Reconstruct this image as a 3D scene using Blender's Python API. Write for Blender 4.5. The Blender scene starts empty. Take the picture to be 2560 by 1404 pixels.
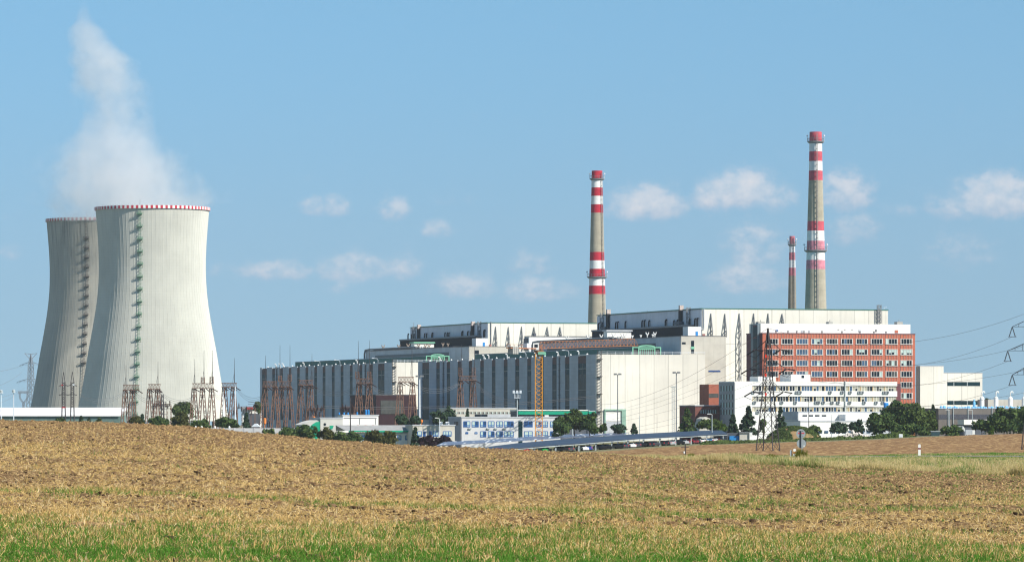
import bpy, math, random
import numpy as np
from mathutils import Vector, Matrix
R = math.radians
sc = bpy.context.scene
COL = sc.collection
# ---------------------------------------------------------------- camera, sky, sun, exposure
F = 12200.0; H = 1060.0; EYE = 1.7          # focal length in photo pixels, horizon row, eye height in metres
cd = bpy.data.cameras.new("camera"); cam = bpy.data.objects.new("camera", cd); COL.objects.link(cam)
cam.location = (0, 0, EYE); cam.rotation_euler = (R(90), 0, 0)
cd.sensor_width = 36; cd.lens = 36 * F / 2560; cd.shift_y = (H - 702) / 2560
cd.clip_start = 1; cd.clip_end = 80000
sc.camera = cam
sc.view_settings.view_transform = 'Standard'; sc.view_settings.look = 'None'
sc.view_settings.exposure = 0.65; sc.view_settings.gamma = 1
sc.cycles.volume_bounces = 6; sc.cycles.max_bounces = 12; sc.cycles.transparent_max_bounces = 24
sc.cycles.volume_max_steps = 512
sc.cycles.filter_width = 1.2
AZ = (0.807, -0.59); EL = R(38)
SUN = Vector((AZ[0] * math.cos(EL), AZ[1] * math.cos(EL), math.sin(EL))).normalized()
ld = bpy.data.lights.new("sun", 'SUN'); ld.energy = 4.3; ld.angle = R(0.5); ld.color = (1, 0.95, 0.86)
so = bpy.data.objects.new("sun", ld); COL.objects.link(so)
so.rotation_euler = SUN.to_track_quat('Z', 'Y').to_euler()

class NT:
    """short-hand for building node trees"""
    def __init__(s, nt): s.t = nt; s.n = nt.nodes; s.l = nt.links
    def node(s, typ, **kw):
        n = s.n.new(typ)
        for k, v in kw.items(): setattr(n, k, v)
        return n
    def put(s, sock, v):
        if isinstance(v, bpy.types.NodeSocket): s.l.new(v, sock)
        else: sock.default_value = v
    def math(s, op, a, b=0.0, c=0.0, clamp=False):
        n = s.node('ShaderNodeMath', operation=op, use_clamp=clamp)
        for i, v in enumerate((a, b, c)): s.put(n.inputs[i], v)
        return n.outputs[0]
    def mix(s, f, a, b):
        n = s.node('ShaderNodeMix', data_type='RGBA', clamp_factor=True)
        s.put(n.inputs[0], f); s.put(n.inputs[6], a); s.put(n.inputs[7], b)
        return n.outputs[2]
    def ramp(s, f, lo, hi, a=0.0, b=1.0):
        n = s.node('ShaderNodeMapRange'); n.interpolation_type = 'SMOOTHSTEP'
        for i, v in enumerate((f, lo, hi, a, b)): s.put(n.inputs[i], v)
        return n.outputs[0]
    def noise(s, vec, scale, detail=3, rough=0.55):
        n = s.node('ShaderNodeTexNoise'); s.put(n.inputs['Vector'], vec); n.inputs['Scale'].default_value = scale
        n.inputs['Detail'].default_value = detail; n.inputs['Roughness'].default_value = rough
        return n.outputs[0]
    def mapping(s, vec, sca=(1, 1, 1), loc=(0, 0, 0)):
        n = s.node('ShaderNodeMapping'); s.put(n.inputs[0], vec)
        n.inputs['Scale'].default_value = sca; n.inputs['Location'].default_value = loc
        return n.outputs[0]
    def xyz(s, vec):
        n = s.node('ShaderNodeSeparateXYZ'); s.put(n.inputs[0], vec); return n.outputs
    def comb(s, x, y, z):
        n = s.node('ShaderNodeCombineXYZ')
        for i, v in enumerate((x, y, z)): s.put(n.inputs[i], v)
        return n.outputs[0]

w = bpy.data.worlds.new("World"); sc.world = w; w.use_nodes = True
W = NT(w.node_tree)
bg = [n for n in W.n if n.type == 'BACKGROUND'][0]
dirv = W.node('ShaderNodeTexCoord').outputs['Generated']
dx, dy, dz = W.xyz(dirv)
zc_ = W.math('MAXIMUM', dz, 0.0)
sky = W.node('ShaderNodeTexSky', sky_type='NISHITA', sun_disc=False)
sky.sun_elevation = EL; sky.sun_rotation = math.atan2(AZ[0], AZ[1])
sky.air_density = 0.7; sky.dust_density = 0.0; sky.ozone_density = 2.0; sky.altitude = 300
# the clear air of the day: the blue sets in low over the horizon
W.put(sky.inputs[0], W.comb(dx, dy, W.math('MAXIMUM', zc_, W.math('MULTIPLY_ADD', zc_, 0.65, 0.12))))
tint = W.node('ShaderNodeMix', data_type='RGBA', blend_type='MULTIPLY'); tint.inputs[0].default_value = 1
W.put(tint.inputs[6], sky.outputs[0]); W.put(tint.inputs[7], W.mix(W.ramp(zc_, 0.0, 0.09), (1.03, 1.035, 0.875, 1), (0.95, 1.235, 1.14, 1)))
skycol = tint.outputs[2]
# fair-weather clouds, by direction: (azimuth, elevation, half sizes, strength)
CLOUDS = [(1615,515,92,36,1.0),(1560,535,50,18,.6),(1850,482,100,38,1.05),(1790,497,60,30,.9),(1935,500,60,30,.8),(2110,490,76,42,.8),(2490,500,115,46,1.05),
 (2400,525,60,25,.7),(2345,520,40,22,.6),(2250,530,40,16,.5),(785,520,38,19,.75),(838,522,38,24,.78),(988,525,40,24,.82),(1095,573,44,22,.7),
 (700,680,90,20,.75),(885,675,95,32,.78),(1005,675,48,28,.6),(1165,718,80,28,.75),(1340,730,105,28,.66),(1890,630,80,48,.68),(1870,703,105,32,.68),
 (1330,665,55,28,.58),(850,725,40,14,.42),(2130,582,70,32,.62),(2400,640,90,40,.5),(20,635,40,18,.42),(560,680,60,18,.3),(1130,500,80,16,.25)]
az = W.math('DIVIDE', dx, W.math('MAXIMUM', dy, 0.001)); el = W.math('DIVIDE', dz, W.math('MAXIMUM', dy, 0.001))
cv = W.comb(W.math('MULTIPLY', az, 100.0), W.math('MULTIPLY', el, 130.0), 0.0)
nz = W.math('SUBTRACT', W.noise(cv, 3.0, 7, 0.60), 0.5)
nz2 = W.math('SUBTRACT', W.noise(cv, 0.8, 3, 0.5), 0.5)
acc = 0.0; lit = 0.0
for (cx, cy, rx, ry, st) in CLOUDS:
    u = W.math('MULTIPLY', W.math('SUBTRACT', az, (cx - 1280) / F), F / (rx * 1.12))
    v = W.math('MULTIPLY', W.math('SUBTRACT', el, (H - cy) / F), F / (ry * 1.5))
    v = W.math('MULTIPLY', v, W.math('ADD', 1.15, W.math('MULTIPLY', W.math('SIGN', v), -0.25)))   # flatter below
    d2 = W.math('ADD', W.math('MULTIPLY', u, u), W.math('MULTIPLY', v, v))
    g = W.math('MULTIPLY', W.math('EXPONENT', W.math('MULTIPLY', W.math('MULTIPLY', d2, d2), -0.9)), st)
    acc = W.math('MAXIMUM', acc, g)
    lit = W.math('MAXIMUM', lit, W.math('MULTIPLY', g, W.math('MULTIPLY_ADD', v, 0.5, 0.6)))
front = W.math('GREATER_THAN', dy, 0.1)
cd_ = W.ramp(W.math('ADD', acc, W.math('ADD', W.math('MULTIPLY', nz, 1.5), W.math('MULTIPLY', nz2, 0.5))), 0.10, 0.95)
cd_ = W.math('MULTIPLY', W.math('MULTIPLY', cd_, W.math('MULTIPLY_ADD', acc, 0.72, 0.22)), front, clamp=True)
cd_ = W.math('MULTIPLY', cd_, W.math('ADD', 0.62, W.math('ADD', W.math('MULTIPLY', nz, 1.1), W.math('MULTIPLY', nz2, 1.3)), clamp=True), clamp=True)
ccol = W.mix(W.ramp(W.math('ADD', lit, nz), 0.0, 0.8), (4.9, 5.1, 6.0, 1), (6.6, 6.5, 6.8, 1))
W.put(bg.inputs[0], W.mix(cd_, skycol, ccol))
bg.inputs[1].default_value = 0.078

# ---------------------------------------------------------------- materials
MATS = {}
def base_mat(name):
    m = bpy.data.materials.new(name); m.use_nodes = True
    t = NT(m.node_tree); b = [n for n in t.n if n.type == 'BSDF_PRINCIPLED'][0]
    b.inputs['Specular IOR Level'].default_value = 0.25; b.inputs['Diffuse Roughness'].default_value = 0.5
    return m, t, b
def mat(name, col, rough=0.85, var=0.12, scale=0.6, streak=0.0, panels=None, line=0.25, metal=0.0, spec=0.25, bump=0.0):
    """painted or bare surface with uneven tone, rain streaks and panel joints"""
    if name in MATS: return MATS[name]
    m, t, b = base_mat(name)
    oc = t.node('ShaderNodeTexCoord').outputs['Object']
    x, y, z = t.xyz(oc)
    c = (*col, 1)
    n = t.noise(oc, scale, 5, 0.6)
    k = t.ramp(n, 0.25, 0.75)
    lo = tuple(v * (1 - var) for v in col) + (1,); hi = tuple(min(1, v * (1 + var)) for v in col) + (1,)
    cc = t.mix(k, lo, hi)
    if streak:
        s = t.noise(t.comb(t.math('ADD', x, t.math('MULTIPLY', y, 1.37)), 0.0, t.math('MULTIPLY', z, 0.05)), 0.9, 4, 0.65)
        cc = t.mix(t.ramp(s, 0.5, 0.8, 0, streak), cc, tuple(v * 0.5 for v in col) + (1,))
    if panels:
        br = t.node('ShaderNodeTexBrick'); br.offset = 0
        t.put(br.inputs[0], t.comb(t.math('ADD', x, y), z, 0.0))
        br.inputs['Scale'].default_value = 1; br.inputs['Brick Width'].default_value = panels[0]; br.inputs['Row Height'].default_value = panels[1]
        br.inputs['Mortar Size'].default_value = panels[2]; br.inputs['Mortar Smooth'].default_value = 0.3
        br.inputs['Color1'].default_value = (1, 1, 1, 1); br.inputs['Color2'].default_value = (0.9, 0.9, 0.9, 1); br.inputs['Mortar'].default_value = (1 - line,) * 3 + (1,)
        mm = t.node('ShaderNodeMix', data_type='RGBA', blend_type='MULTIPLY'); mm.inputs[0].default_value = 1
        t.put(mm.inputs[6], cc); t.put(mm.inputs[7], br.outputs[0]); cc = mm.outputs[2]
    t.put(b.inputs['Base Color'], cc); b.inputs['Roughness'].default_value = rough; b.inputs['Metallic'].default_value = metal
    b.inputs['Specular IOR Level'].default_value = spec
    if bump:
        bp = t.node('ShaderNodeBump'); bp.inputs['Strength'].default_value = bump; t.put(bp.inputs['Height'], n); t.put(b.inputs['Normal'], bp.outputs[0])
    MATS[name] = m
    return m
def leaf_mat(name, cols, trans=0.25):
    """leaves, blades and straws: each small piece gets its own tone between the given colours"""
    if name in MATS: return MATS[name]
    m, t, b = base_mat(name)
    r = t.node('ShaderNodeNewGeometry').outputs['Random Per Island']
    rp = t.node('ShaderNodeValToRGB'); e = rp.color_ramp.elements
    n = len(cols)
    while len(e) < n: e.new(0.5)
    for i, c in enumerate(cols): e[i].position = i / (n - 1); e[i].color = (*c, 1)
    t.put(rp.inputs[0], r)
    cc = rp.outputs[0]
    t.put(b.inputs['Base Color'], cc); b.inputs['Roughness'].default_value = 0.75; b.inputs['Specular IOR Level'].default_value = 0.15
    if trans:
        tr = t.node('ShaderNodeBsdfTranslucent'); t.put(tr.inputs[0], cc)
        mx = t.node('ShaderNodeMixShader'); mx.inputs[0].default_value = trans
        t.l.new(b.outputs[0], mx.inputs[1]); t.l.new(tr.outputs[0], mx.inputs[2])
        out = [q for q in t.n if q.type == 'OUTPUT_MATERIAL'][0]; t.l.new(mx.outputs[0], out.inputs[0])
    MATS[name] = m
    return m

WHITE = mat('white_panel', (0.80, 0.77, 0.69), .8, .11, .045, .42, (6.0, 40, .14), .34)
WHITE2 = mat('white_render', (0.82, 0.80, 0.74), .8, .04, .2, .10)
BRIGHT = mat('bright_white', (0.82, 0.81, 0.77), .7, .03, .3, .05)
DULLW = mat('weathered_white', (0.60, 0.57, 0.50), .85, .10, .15, .35, (6.0, 3.0, .04), .12)
GREYP = mat('grey_panel', (0.54, 0.565, 0.61), .8, .10, .10, .28, (6.0, 1.5, .08), .16)
GREYL = mat('light_grey_sheet', (0.55, 0.57, 0.60), .7, .08, .15, .3, (5.0, 1.5, .03), .1)
GREYD = mat('dark_grey', (0.10, 0.11, 0.13), .6, .2, .5)
ROOFD = mat('roof_felt', (0.16, 0.16, 0.17), .9, .2, .3)
DGREEN = mat('dark_green_sheet', (0.035, 0.17, 0.13), .6, .12, .4, .2)
LGREEN = mat('light_green_paint', (0.22, 0.52, 0.36), .6, .1, .6)
TEAL = mat('bright_green_paint', (0.0, 0.33, 0.19), .55, .06, .6)
BROWNP = mat('brown_panel', (0.13, 0.075, 0.07), .7, .15, .6)
MAROON = mat('maroon_sheet', (0.040, 0.014, 0.020), .7, .2, .4, .2)
GLASSD = mat('dark_glass', (0.010, 0.020, 0.032), .3, .3, .6, spec=.12)
GLASSG = mat('green_glass', (0.006, 0.035, 0.045), .45, .3, .5, spec=.08)
GLASSB = mat('sky_tinted_glass', (0.065, 0.12, 0.20), .25, .25, .6, spec=.2)  # blue sky reflection put into the base colour
GLASSY = mat('greyed_glass', (0.085, 0.09, 0.085), .5, .25, .6, spec=.1)
BLIND = mat('cream_blind', (0.44, 0.43, 0.34), .8, .1, .8)
BLINDW = mat('pale_blind', (0.48, 0.60, 0.56), .8, .1, .8)
BLUEF = mat('blue_frame', (0.03, 0.13, 0.38), .5, .1, 1)
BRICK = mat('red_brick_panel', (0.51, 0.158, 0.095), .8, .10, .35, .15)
BRICKD = mat('dark_and_shaded_brick', (0.17, 0.06, 0.07), .8, .1, .5, .1)  # dark red trim, and brick with its shade put into the colour
OCHRE = mat('ochre_panel', (0.52, 0.40, 0.22), .8, .1, .6)
RUST = mat('rusty_steel', (0.20, 0.115, 0.085), .85, .35, 1.2)
STEEL = mat('grey_steel', (0.22, 0.23, 0.24), .6, .15, 1.0)
DARKST = mat('dark_steel', (0.055, 0.05, 0.055), .6, .2, 1.0)
GALV = mat('galvanised_steel', (0.42, 0.47, 0.48), .5, .12, 1.0)
PALEST = mat('pale_painted_steel', (0.70, 0.74, 0.78), .5, .08, 1.0)
BLACKP = mat('black_pipe', (0.02, 0.02, 0.025), .5, .2, 1.0)
WPIPE = mat('white_pipe', (0.75, 0.75, 0.73), .6, .1, 1.0)
ORANGE = mat('orange_paint', (0.75, 0.33, 0.03), .55, .12, .8)
ORANGED = mat('rusty_orange_paint', (0.40, 0.17, 0.08), .6, .25, .8)
REDP = mat('red_paint', (0.60, 0.02, 0.035), .6, .15, .8)
BLUEP = mat('blue_paint', (0.03, 0.26, 0.62), .5, .1, .6)
LBLUE = mat('light_blue_foil', (0.20, 0.52, 0.80), .5, .25, 1.5)
PV = mat('solar_cell', (0.026, 0.034, 0.058), .4, .2, .4, panels=(1.7, 1.0, .03), line=-1.0, spec=.25)
DEEPP = mat('shade_painted_glass', (0.02, 0.022, 0.025), .9, .2, .5)  # near-black that holds the shade on the gallery glass
BARK = mat('bark', (0.09, 0.065, 0.045), .95, .3, 1.5)
TYRE = mat('tyre_rubber', (0.02, 0.02, 0.02), .9, .1, 2)
GREYC = mat('grey_concrete', (0.40, 0.39, 0.36), .9, .12, .3, .3, (8, 4, .04), .15)
CORR = mat('corrugated_grey_roof', (0.34, 0.34, 0.34), .8, .12, .6, 0, (.6, 30, .1), .25)

# ---------------------------------------------------------------- geometry helpers
class MB:
    def __init__(s): s.v = []; s.f = []; s.m = []
    def add(s, vs, fs, m=0):
        o = len(s.v); s.v += [tuple(q) for q in vs]; s.f += [tuple(i + o for i in f) for f in fs]; s.m += [m] * len(fs); return s
    def box(s, x0, x1, y0, y1, z0, z1, m=0):
        return s.add([(x0,y0,z0),(x1,y0,z0),(x1,y1,z0),(x0,y1,z0),(x0,y0,z1),(x1,y0,z1),(x1,y1,z1),(x0,y1,z1)],
                     [(0,3,2,1),(4,5,6,7),(0,1,5,4),(1,2,6,5),(2,3,7,6),(3,0,4,7)], m)
    def beam(s, p, q, w, m=0, h=None):
        p = Vector(p); q = Vector(q); d = q - p
        if d.length < 1e-6: return s
        d.normalize(); a = d.cross(Vector((0, 0, 1)))
        if a.length < 0.01: a = Vector((1, 0, 0))
        a.normalize(); b = a.cross(d); a *= w / 2; b *= (h or w) / 2
        return s.add([p-a-b, p+a-b, p+a+b, p-a+b, q-a-b, q+a-b, q+a+b, q-a+b],
                     [(0,3,2,1),(4,5,6,7),(0,1,5,4),(1,2,6,5),(2,3,7,6),(3,0,4,7)], m)
    def tube(s, pts, r, n=6, m=0):
        pts = [Vector(p) for p in pts]; o = len(s.v); k = len(pts)
        for i, p in enumerate(pts):
            d = (pts[min(i+1, k-1)] - pts[max(i-1, 0)]).normalized(); a = d.cross(Vector((0.01, 0.02, 1)))
            a.normalize(); b = a.cross(d); rr = r[i] if isinstance(r, (list, tuple)) else r
            for j in range(n):
                t = 2 * math.pi * j / n; s.v.append(tuple(p + a * math.cos(t) * rr + b * math.sin(t) * rr))
        for i in range(k - 1):
            for j in range(n):
                s.f.append((o+i*n+j, o+i*n+(j+1)%n, o+(i+1)*n+(j+1)%n, o+(i+1)*n+j)); s.m.append(m)
        s.f.append(tuple(o + j for j in range(n))[::-1]); s.f.append(tuple(o + (k-1)*n + j for j in range(n))); s.m += [m, m]
        return s
    def lathe(s, c, prof, n=32, mats=None, cap=True):
        """prof: (radius, z) rings round the vertical axis at c; mats: one index per band"""
        o = len(s.v); cx, cy = c[0], c[1]
        for (r, z) in prof:
            for j in range(n):
                t = 2 * math.pi * j / n; s.v.append((cx + r * math.cos(t), cy + r * math.sin(t), z))
        for i in range(len(prof) - 1):
            for j in range(n):
                s.f.append((o+i*n+j, o+i*n+(j+1)%n, o+(i+1)*n+(j+1)%n, o+(i+1)*n+j)); s.m.append(mats[i] if mats else 0)
        if cap:
            s.f.append(tuple(o + (len(prof)-1)*n + j for j in range(n))); s.m.append(mats[-1] if mats else 0)
        return s
    def prism(s, poly, y0, y1, m=0):
        """poly in (x, z), extruded along y"""
        n = len(poly)
        return s.add([(x, y0, z) for x, z in poly] + [(x, y1, z) for x, z in poly],
                     [tuple(range(n)), tuple(range(2*n-1, n-1, -1))] + [(i, i+n, (i+1)%n+n, (i+1)%n) for i in range(n)], m)
    def truss(s, p, q, w, r, n, m=0, taper=1.0, diag=None):
        """square lattice bar from p to q: four chords and zigzag bracing"""
        p = Vector(p); q = Vector(q); d = (q - p).normalized(); a = d.cross(Vector((0, 1, 0)))
        if a.length < 0.05: a = d.cross(Vector((0, 0, 1)))
        a.normalize(); b = a.cross(d); diag = diag or r * 0.7
        cs = lambda t: [p + (q-p)*t + (a*sx + b*sy) * (w/2) * (1 + (taper-1)*t) for sx, sy in ((-1,-1),(1,-1),(1,1),(-1,1))]
        c0 = cs(0); c1 = cs(1)
        for i in range(4): s.beam(c0[i], c1[i], r, m)
        prev = c0
        for k in range(1, n + 1):
            cur = cs(k / n)
            for i in range(4):
                j = (i + 1) % 4
                s.beam(prev[i] if k % 2 else prev[j], cur[j] if k % 2 else cur[i], diag, m)
            prev = cur
        return s
    def build(s, name, mats, root=None, base=None, rot=0.0, smooth=False):
        me = bpy.data.meshes.new(name)
        b = Vector(root_base(root) if root else (base or (0, 0, 0)))
        me.from_pydata([(x-b.x, y-b.y, z-b.z) for x, y, z in s.v], [], s.f)
        for m in (mats if isinstance(mats, (list, tuple)) else [mats]): me.materials.append(m)
        if any(s.m): me.polygons.foreach_set('material_index', s.m)
        if smooth: me.polygons.foreach_set('use_smooth', [True] * len(s.f))
        me.update()
        o = bpy.data.objects.new(name, me); COL.objects.link(o)
        if root: o.parent = root
        elif base: place(o, base, rot)
        return o
BASE = {}
def root_base(r):
    while r.name not in BASE and r.parent: r = r.parent
    return BASE[r.name]
def tag(o, label, cat, group=None, kind=None):
    if label: o['label'] = label
    if cat: o['category'] = cat
    if group: o['group'] = group
    if kind: o['kind'] = kind
    return o
# plant frame: s along the gables (to the right), t along the halls (away)
TH = R(18); E1 = Vector((math.cos(TH), math.sin(TH))); E2 = Vector((-math.sin(TH), math.cos(TH)))
OX, OY = (1490 - 1280) / F * 1900, 1900.0
def place(o, base, rot):
    """rot True: base is in the plant frame"""
    if rot: o.location = (OX + base[0]*E1.x + base[1]*E2.x, OY + base[0]*E1.y + base[1]*E2.y, base[2]); o.rotation_euler = (0, 0, TH)
    else: o.location = base
def thing(name, label, cat, base, plant=False, group=None):
    o = bpy.data.objects.new(name, None); COL.objects.link(o); o.empty_display_size = 2
    place(o, base, plant); BASE[o.name] = tuple(base)
    return tag(o, label, cat, group)
def copy_tree(o, parent=None):
    c = o.copy(); COL.objects.link(c); c.parent = parent
    for ch in list(o.children): copy_tree(ch, c)
    return c
def P(px, row, Y): return Vector(((px - 1280) / F * Y, Y, EYE + (H - row) / F * Y))
def X(px, Y): return (px - 1280) / F * Y
def Z(row, Y): return EYE + (H - row) / F * Y
def depth(s, t): return OY + s * E1.y + t * E2.y
def Sx(px, t):
    k = (px - 1280) / F
    return (k * (OY + t*E2.y) - OX - t*E2.x) / (E1.x - k*E1.y)
def Tx(px, s):
    k = (px - 1280) / F
    return (k * (OY + s*E1.y) - OX - s*E1.x) / (E2.x - k*E2.y)
def Zp(row, s, t): return Z(row, depth(s, t))
def plant(s, t): return (OX + s*E1.x + t*E2.x, OY + s*E1.y + t*E2.y)
def to_plant(x, y):
    dx_, dy_ = x - OX, y - OY
    return (dx_*E1.x + dy_*E1.y, dx_*E2.x + dy_*E2.y)
rnd = random.Random(7)
# ---------------------------------------------------------------- terrain
I = np.interp
def rows(px, pts): return I(px, [p[0] for p in pts], [p[1] for p in pts])
CREST = [(-900,1040),(0,1050),(240,1054),(480,1066),(700,1088),(880,1105),(1100,1118),(1300,1125),(1500,1134),(1700,1150),(1900,1163),(2100,1172),(2300,1180),(2560,1190),(3400,1205)]
VERGE = [(-900,1150),(1400,1150),(1560,1150),(1700,1142),(1900,1139),(2100,1139),(2300,1134),(2560,1131),(3400,1128)]
PLOUGH = [(-900,1140),(1300,1138),(1450,1131),(1560,1124),(1760,1112),(1900,1107),(2060,1103),(2200,1098),(2300,1092),(2400,1088),(2560,1083),(3400,1078)]
YB, YE, YD = 345.0, 470.0, 1020.0
def y_edge(px): return I(px, [-900, 1400, 2560, 3400], [350, 345, 305, 295])
def zg(x, Y):
    x = np.asarray(x, float); Y = np.asarray(Y, float)
    px = np.clip(1280 + F * x / np.maximum(Y, 1.0), -900, 3400)
    yb = y_edge(px)
    ks = [np.zeros_like(yb), np.full_like(yb, 45), yb, np.full_like(yb, YE), np.full_like(yb, YD), np.full_like(yb, 1300), np.full_like(yb, 1800), np.full_like(yb, 4000), np.full_like(yb, 70000)]
    zs = [0*yb, 0*yb, EYE + (H - rows(px, CREST))/F*yb, EYE + (H - rows(px, VERGE))/F*YE, EYE + (H - rows(px, PLOUGH))/F*YD,
          I(px, [-900, 1300, 1450, 1800, 2100, 2300, 3400], [-6, -6, -5.4, -3.4, -2.2, -1.4, -1.0]), I(px, [-900, 1500, 2300, 3400], [-6, -5, -3, -3]), 0*yb - 6, 0*yb - 8]
    z = np.where(Y <= 0, zs[0], zs[-1])
    for i in range(len(ks) - 1):
        a, b = ks[i], ks[i+1]; t = (Y - a) / (b - a)
        z = np.where((Y > a) & (Y <= b), zs[i] + (zs[i+1] - zs[i]) * t, z)
    return z
def zg1(x, Y): return float(zg(np.array([x]), np.array([Y]))[0])
def hash2(ix, iy, k=0):
    h = (ix * 374761393 + iy * 668265263 + k * 974634541).astype(np.int64) & 0xffffffff
    h = ((h ^ (h >> 13)) * 1274126177) & 0xffffffff
    return ((h ^ (h >> 16)) & 0xffff) / 65535.0
def vnoise(x, y, k=0):
    ix = np.floor(x).astype(np.int64); iy = np.floor(y).astype(np.int64); fx = x - ix; fy = y - iy
    fx = fx*fx*(3-2*fx); fy = fy*fy*(3-2*fy)
    a = hash2(ix, iy, k); b = hash2(ix+1, iy, k); c = hash2(ix, iy+1, k); d = hash2(ix+1, iy+1, k)
    return (a*(1-fx)+b*fx)*(1-fy) + (c*(1-fx)+d*fx)*fy
def fast_mesh(name, verts, quads, mats, midx=None, smooth=False):
    me = bpy.data.meshes.new(name); nv = len(verts); nf = len(quads)
    me.vertices.add(nv); me.vertices.foreach_set('co', np.ascontiguousarray(verts, np.float32).ravel())
    me.loops.add(nf * 4); me.loops.foreach_set('vertex_index', np.ascontiguousarray(quads, np.int32).ravel())
    me.polygons.add(nf); me.polygons.foreach_set('loop_start', np.arange(0, nf*4, 4, dtype=np.int32))
    if smooth: me.polygons.foreach_set('use_smooth', np.ones(nf, bool))
    for m in mats: me.materials.append(m)
    if midx is not None: me.polygons.foreach_set('material_index', np.ascontiguousarray(midx, np.int32))
    me.update(calc_edges=True); me.validate()
    o = bpy.data.objects.new(name, me); COL.objects.link(o); return o
def grid(name, cols, yfun, nrow, m, lump=None):
    """terrain sheet between two curves: yfun(px, t) gives the distance for t in 0..1"""
    px = np.asarray(cols, float)[None, :].repeat(nrow, 0); t = np.linspace(0, 1, nrow)[:, None].repeat(px.shape[1], 1)
    Y = yfun(px, t); x = (px - 1280) / F * Y; z = zg(x, Y)
    if lump is not None: z = z + lump(x, Y, px, t)
    nc = px.shape[1]; v = np.stack([x, Y, z], -1).reshape(-1, 3)
    i = np.arange(nrow - 1)[:, None] * nc + np.arange(nc - 1)[None, :]; i = i.ravel()
    o = fast_mesh(name, v, np.stack([i, i+1, i+1+nc, i+nc], 1), [m], smooth=True)
    return tag(o, None, None, kind='structure')
def soil_mat(name, dark, light, s1, stretch=1.0, straw=None, green=None):
    m, t, b = base_mat(name)
    gp = t.node('ShaderNodeNewGeometry').outputs['Position']
    v = t.mapping(gp, (1, stretch, 1))
    n = t.noise(v, s1, 6, 0.65); cc = t.mix(t.ramp(n, .3, .7), (*dark, 1), (*light, 1))
    if straw:
        n2 = t.noise(t.mapping(gp, (1, stretch, 1), (31, 7, 0)), s1 * 2.3, 4, 0.7); cc = t.mix(t.ramp(n2, .48, .62), cc, (*straw, 1))
    if green:
        n3 = t.noise(t.mapping(gp, (1, .25, 1), (3, 17, 0)), .35, 5, 0.6); cc = t.mix(t.ramp(n3, .5, .66, 0, .7), cc, (*green, 1))
    t.put(b.inputs['Base Color'], cc); b.inputs['Roughness'].default_value = 1; b.inputs['Specular IOR Level'].default_value = 0.05
    return m
SOIL = soil_mat('stubble_soil', (0.075, 0.042, 0.021), (0.19, 0.115, 0.055), 4.0, .5, (0.44, 0.30, 0.14))
VERGES = soil_mat('verge_soil', (0.16, 0.13, 0.05), (0.30, 0.24, 0.11), .8, .5, green=(0.10, 0.15, 0.03))
PLOUGHS = soil_mat('ploughed_soil', (0.15, 0.082, 0.040), (0.27, 0.165, 0.083), .55, .22, (0.36, 0.24, 0.115))
YARD = soil_mat('yard_ground', (0.13, 0.14, 0.07), (0.22, 0.2, 0.12), .05)
ASPH = soil_mat('road_asphalt', (0.14, 0.14, 0.15), (0.20, 0.20, 0.21), .5)
rs = np.random.RandomState(11)
side_l = np.linspace(-26000, -760, 26)[:-1]; side_r = np.linspace(3320, 28000, 26)[1:]
cols_f = np.concatenate([side_l, np.linspace(-760, 3320, 1180), side_r])
cols_c = np.concatenate([side_l, np.linspace(-760, 3320, 320), side_r])
def field_y(px, t):
    yb = y_edge(px); return np.where(t < .02, 3 + t/.02*49, 52 * (yb/52.0) ** ((t - .02)/.98))
def clods(x, Y, px, t):
    a = vnoise(x*7, Y*5, 1); b = vnoise(x*17, Y*9, 2); c = vnoise(x*2.2, Y*1.2, 3); d = vnoise(x*.5, Y*.22, 4)
    big = np.clip(vnoise(x*3.1, Y*2.2, 5) - .68, 0, 1) * .42
    far = np.clip(Y / 200, .5, 1.6)
    e = np.clip(1 - t, 0, 1); e = np.clip(e * 60, 0, 1)
    return ((a-.5)*.05 + (b-.5)*.045 + (c-.5)*.05 + (d-.5)*.08 + big) * far * e * (t > .02) - .02
stub = grid('stubble_field', cols_f, field_y, 860, SOIL, clods)
vg = grid('verge', cols_c, lambda px, t: y_edge(px) + (YE - y_edge(px))*t, 60, VERGES, lambda x, Y, px, t: (vnoise(x*.6, Y*.3, 6)-.5)*.12*np.sin(t*math.pi))
pf = grid('ploughed_field', cols_c, lambda px, t: YE + (YD - YE)*t, 220, PLOUGHS, lambda x, Y, px, t: ((vnoise(x*1.4, Y*.7, 7)-.5)*.22 + (vnoise(x*.3, Y*.1, 8)-.5)*.25)*np.minimum(1, np.sin(t*math.pi)*6))
gd = grid('ground', cols_c, lambda px, t: YD * (60000/YD) ** t, 110, YARD)
# the road behind the verge, a strip of asphalt following the ground
def strip(name, y0, y1, px0, px1, m, dz):
    cols = np.linspace(px0, px1, 140); return grid(name, cols, lambda px, t: y0(px) + (y1(px) - y0(px))*t, 6, m, lambda x, Y, px, t: 0*x + dz)
strip('road', lambda px: I(px, [1500, 3400], [462, 395]), lambda px: I(px, [1500, 3400], [468, 401]), 1560, 3300, ASPH, .09)

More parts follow.
